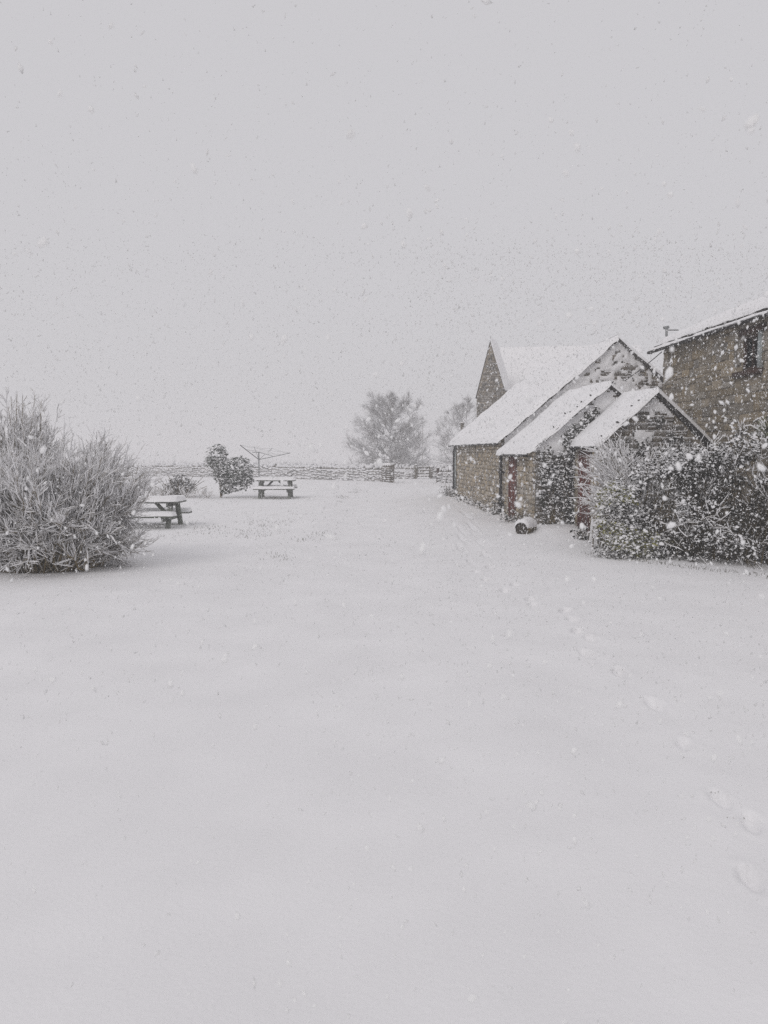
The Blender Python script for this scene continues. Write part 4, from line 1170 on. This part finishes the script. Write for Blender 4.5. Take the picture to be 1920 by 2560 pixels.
# ---------------------------------------------------------------- clumps along the wall foot
def weed(label, x, y, w, h, n, seed, group=None, m='ivy'):
    r = np.random.default_rng(seed)
    t = thing('weed_clump', label, 'weeds', (x, y, gh(x, y)), group=group)
    pts = np.abs(r.normal(0, 1, (n, 3))) * np.array([1, 1, h * .6]); pts[:, :2] = r.normal(0, w * .5, (n, 2))
    pts[:, 2] = np.minimum(pts[:, 2], h)
    leaves('foliage', pts, .075, M[m], t, (-.4, .9), .55, 1.0, r=r)
    k = 14
    P = np.zeros((k, 4, 3)); b = r.normal(0, w * .25, (k, 2)); d = r.normal(0, w * .5, (k, 2)); hh = h * r.uniform(.6, 1.5, k)
    for q in range(4):
        f = q / 3; P[:, q] = np.stack([b[:, 0] + d[:, 0] * f, b[:, 1] + d[:, 1] * f, hh * f - .03], -1)
    merge_tubes('stems', [(P, np.full((k, 4), .006))], 3, M['bark'], t)
    return t
def wl(y, off=.16):   # a point at the foot of the barn's side wall, y in its local frame
    c, s_ = math.cos(PHI), math.sin(PHI)
    return P0[0] + c * (-off) - s_ * y, P0[1] + s_ * (-off) + c * y
x, y = wl(9.25, .25); weed('dark snowy weeds at the far corner of the barn, by the pale board', x, y, .30, .34, 150, 151)
x, y = wl(8.5, .15); weed('low snowy weeds at the barn wall foot near its far corner', x, y, .24, .20, 90, 152)
for k, yy_ in enumerate((7.3, 6.1, 4.8, 3.6, 2.4, 1.3)):
    x, y = wl(yy_, .10); weed('small weed clump at the barn wall foot, %s from the barn far end' % ('third', 'fourth', 'fifth', 'sixth', 'seventh', 'eighth')[k], x, y, .30, .10, 60, 153 + k, 'weeds along the barn wall foot')
x, y = wl(.12, .14); weed('tall dark weeds at the foot of the black drainpipe between barn and shed', x, y, .20, .40, 170, 160)
x, y = wl(-1.9, .14); weed('snowy weeds under the wall right of the brown red door', x, y, .34, .22, 110, 161)
x, y = wl(-2.9, .10); weed('snowy weeds just behind the cut log', x, y, .24, .24, 90, 162)

# ---------------------------------------------------------------- log, step, pot plant, board
lg = thing('cut_log', 'short cut log with a snow cap lying by the middle outbuilding corner', 'log', (2.95, 15.95, gh(2.95, 15.95) + .10), math.radians(-32))
lr = np.random.default_rng(171)
ys = np.linspace(-.22, .28, 8); n = 14; V = []
for y_ in ys:
    for k in range(n):
        a = k * 2 * math.pi / n
        rr_ = .135 * (1 + .10 * (vnoise(a * 2, y_ * 3 + 4, 172) - .5))
        V.append((math.cos(a) * rr_, y_, math.sin(a) * rr_))
q = [(i * n + k, i * n + (k + 1) % n, (i + 1) * n + (k + 1) % n, (i + 1) * n + k) for i in range(7) for k in range(n)]
MB().add(V, q).obj('bark', M['bark'], lg, True)
for (y_, s_) in ((-.22, 1), (.28, -1)):
    e0 = [V[(0 if s_ == 1 else 7) * n + k] for k in range(n)]
    MB().add(np.array(e0 + [(0, y_ - s_ * .012, 0)]), [], [(k, (k + 1) % n, n) if s_ == 1 else ((k + 1) % n, k, n) for k in range(n)]).obj('cut_end', M['logend'], lg)
cap = []
nu, nv = 12, 14
U = np.linspace(-.25, .31, nu); A_ = np.linspace(.15, math.pi - .10, nv)
Pm = np.zeros((nu, nv, 3))
for i, u_ in enumerate(U):
    for k, a in enumerate(A_):
        ed = min(1, min(u_ + .25, .31 - u_) / .05); ed2 = math.sin((a - .15) / (math.pi - .25) * math.pi) ** .5
        th = .07 * math.sqrt(max(ed, 0)) * ed2 * (.7 + .6 * float(vnoise(u_ * 9, a * 3, 173)))
        Pm[i, k] = (math.cos(a) * (.138 + th), u_, math.sin(a) * (.138 + th))
ii = np.arange(nu * nv).reshape(nu, nv)
link('snow_cap', mesh('snow_cap', Pm.reshape(-1, 3), [np.stack([ii[:-1, :-1], ii[:-1, 1:], ii[1:, 1:], ii[1:, :-1]], -1).reshape(-1, 4)], M['snow'], True), lg)
weed('dark drooping snowy plant at the foot of the nearest dark red door', 3.83, 14.75, .16, .22, 120, 176)
lb = thing('leaning_board', 'snow crusted board leaning at the foot of the nearest outbuilding corner', 'board', (4.02, 14.72, gh(4.02, 14.72)), math.radians(8))
MB().bar((-.06, -.10, -.03), (.10, .14, .36), .17, .025, (0, -1, .4)).obj('board', M['gate'], lb)
roof_snow(lb, (-.15, -.15, .0), (.04, -.15, .0), (.20, .10, .37), (.01, .10, .37), .05, .04, .02, 177, ridge=False, name='snow_cap')

# ---------------------------------------------------------------- grass tips through the snow
gr = np.random.default_rng(181)
pos = []
yy_ = gr.uniform(11.5, 34, 900); xx = np.interp(yy_, EDGE_Y, EDGE_X) + gr.normal(-.10, .14, 900)
k = vnoise(yy_ * 1.1, xx * .9, 182) > .58
pos.append(np.stack([xx[k], yy_[k]], -1))
a = np.stack([gr.uniform(-4.5, -1.4, 1500), gr.uniform(12.5, 20, 1500)], -1); k = fbm(a[:, 0] * .8, a[:, 1] * .45, 183, 3) > .63; pos.append(a[k])
a = np.stack([gr.normal(-3.8, .6, 500), gr.normal(27.0, .45, 500)], -1); pos.append(a)
a = np.stack([gr.normal(-5.3, .55, 420), gr.normal(16.9, .4, 420)], -1); pos.append(a)
a = np.stack([gr.uniform(3.3, 5.3, 260), 0 * np.arange(260.)], -1); a[:, 1] = 12.55 - (a[:, 0] - 3.4) * 1.22 + gr.normal(0, .16, 260); pos.append(a)
a = np.concatenate(pos); n = len(a)
b0 = np.concatenate([a, gz(a[:, 0], a[:, 1])[:, None] - .015], 1)
hh = gr.uniform(.008, .042, n); dr = gr.normal(0, .4, (n, 2)) * hh[:, None]
P = np.stack([b0, b0 + np.concatenate([dr * .4, (hh * .6)[:, None] + .015], 1), b0 + np.concatenate([dr, hh[:, None] + .015], 1)], 1)
gg = merge_tubes('grass', [(P, np.full((n, 3), .0035) * np.array([1, .8, .4]))], 3, M['grass'], None)
tag(gg, 'short brown grass tips poking through the snow along the lawn edge', 'grass', kind='stuff')

# ---------------------------------------------------------------- small dark flecks set across some of the prints
cr_ = np.random.default_rng(186)
cp = []
for (fx_, fy_, k_, w_) in ((1.78, 5.90, 9, .055), (1.72, 4.44, 10, .06), (1.64, 4.16, 2, .02), (1.72, 3.73, 14, .075), (1.63, 3.46, 4, .03), (1.50, 3.06, 12, .08), (1.84, 5.02, 3, .02), (1.30, 10.1, 3, .04), (1.76, 7.2, 5, .05)):
    cp.append(np.stack([fx_ + cr_.normal(0, w_, k_), fy_ + cr_.normal(0, .008, k_)], -1))
cp = np.concatenate(cp); n = len(cp)
cz = gz(cp[:, 0], cp[:, 1]) - .004
sc_r = cr_.uniform(.0015, .005, n)
V, F = scatter(BLOB_V, BLOB_F, np.concatenate([cp, cz[:, None]], 1), rots(cr_.uniform(0, 6, n), cr_.normal(0, .4, n), cr_.normal(0, .4, n)), np.stack([sc_r * 2.2, sc_r * 1.2, sc_r * 1.5], -1))
sf_ = link('dark_flecks', mesh('dark_flecks', V, [F], M['grass']))
tag(sf_, 'small dark flecks in the footprints across the snow', 'soil', kind='stuff')

# ---------------------------------------------------------------- falling snow
fr_ = np.random.default_rng(191)
def flakes(n, x0, x1, y0, y1, z0, z1): return np.stack([fr_.uniform(x0, x1, n), fr_.uniform(y0, y1, n), fr_.uniform(z0, z1, n)], -1)
pos = np.concatenate([flakes(190000, -6.8, 6.8, -1.0, 12.5, .04, 5.6), flakes(24000, -10, 10, 12.5, 20, .04, 6.0)])
dist = np.linalg.norm(pos - np.array([0, 0, 1.7]), axis=1)
# gusts: the thickest snow drives low across the yard
pos = pos[(dist > 1.05) & (fr_.random(len(pos)) < np.where(pos[:, 2] > 1.9 + .24 * np.maximum(pos[:, 1], 0), .12, np.where(pos[:, 0] < .10 * pos[:, 1] - .5, .42, 1.0)))]
dist = np.linalg.norm(pos - np.array([0, 0, 1.7]), axis=1)
n = len(pos)
size = np.clip(fr_.lognormal(math.log(.0047), .42, n), .0018, .011) * np.where(dist < 1.6, .8, 1)
OCT_V = np.array([(1, .1, 0), (-.9, -.1, .1), (.1, .8, -.1), (-.1, -.9, 0), (.1, 0, 1), (0, .1, -1)])
OCT_F = np.array([(0, 2, 4), (2, 1, 4), (1, 3, 4), (3, 0, 4), (2, 0, 5), (1, 2, 5), (3, 1, 5), (0, 3, 5)])
_g = (1 + 5 ** .5) / 2
ICO_V = np.array([(-1, _g, 0), (1, _g, 0), (-1, -_g, 0), (1, -_g, 0), (0, -1, _g), (0, 1, _g), (0, -1, -_g), (0, 1, -_g), (_g, 0, -1), (_g, 0, 1), (-_g, 0, -1), (-_g, 0, 1)]) / 1.9
ICO_V = ICO_V * np.random.default_rng(3).uniform(.7, 1.25, (12, 1))
ICO_F = np.array([(0, 11, 5), (0, 5, 1), (0, 1, 7), (0, 7, 10), (0, 10, 11), (1, 5, 9), (5, 11, 4), (11, 10, 2), (10, 7, 6), (7, 1, 8), (3, 9, 4), (3, 4, 2), (3, 2, 6), (3, 6, 8), (3, 8, 9), (4, 9, 5), (2, 4, 11), (6, 2, 10), (8, 6, 7), (9, 8, 1)])
frot = rots(fr_.uniform(0, 6.28, n), fr_.normal(0, .5, n), fr_.normal(.35, .5, n))
fscl = np.stack([size * fr_.uniform(.6, 1.0, n), size * fr_.uniform(.6, 1.0, n), size * fr_.uniform(1.0, 1.9, n)], -1)
nr = dist < 2.6
TET_V = np.array([(.9, -.5, -.6), (-.9, -.5, -.5), (0, .9, -.3), (.1, 0, 1.1)])
TET_F = np.array([(0, 1, 3), (1, 2, 3), (2, 0, 3), (0, 2, 1)])
fw = dist > 4.8
V1, F1 = scatter(OCT_V, OCT_F, pos[~nr & ~fw], frot[~nr & ~fw], fscl[~nr & ~fw])
V0, F0 = scatter(TET_V, TET_F, pos[fw], frot[fw], fscl[fw])
V1, F1 = np.concatenate([V1, V0]), np.concatenate([F1, F0 + len(V1)])
V2, F2 = scatter(ICO_V, ICO_F, pos[nr], frot[nr], fscl[nr])
V = np.concatenate([V1, V2]); F = np.concatenate([F1, F2 + len(V1)])
sf = link('falling_snow', mesh('falling_snow', V, [F], M['flake'], False))
tag(sf, 'white snowflakes falling thickly through the air everywhere', 'snowflakes', kind='stuff')
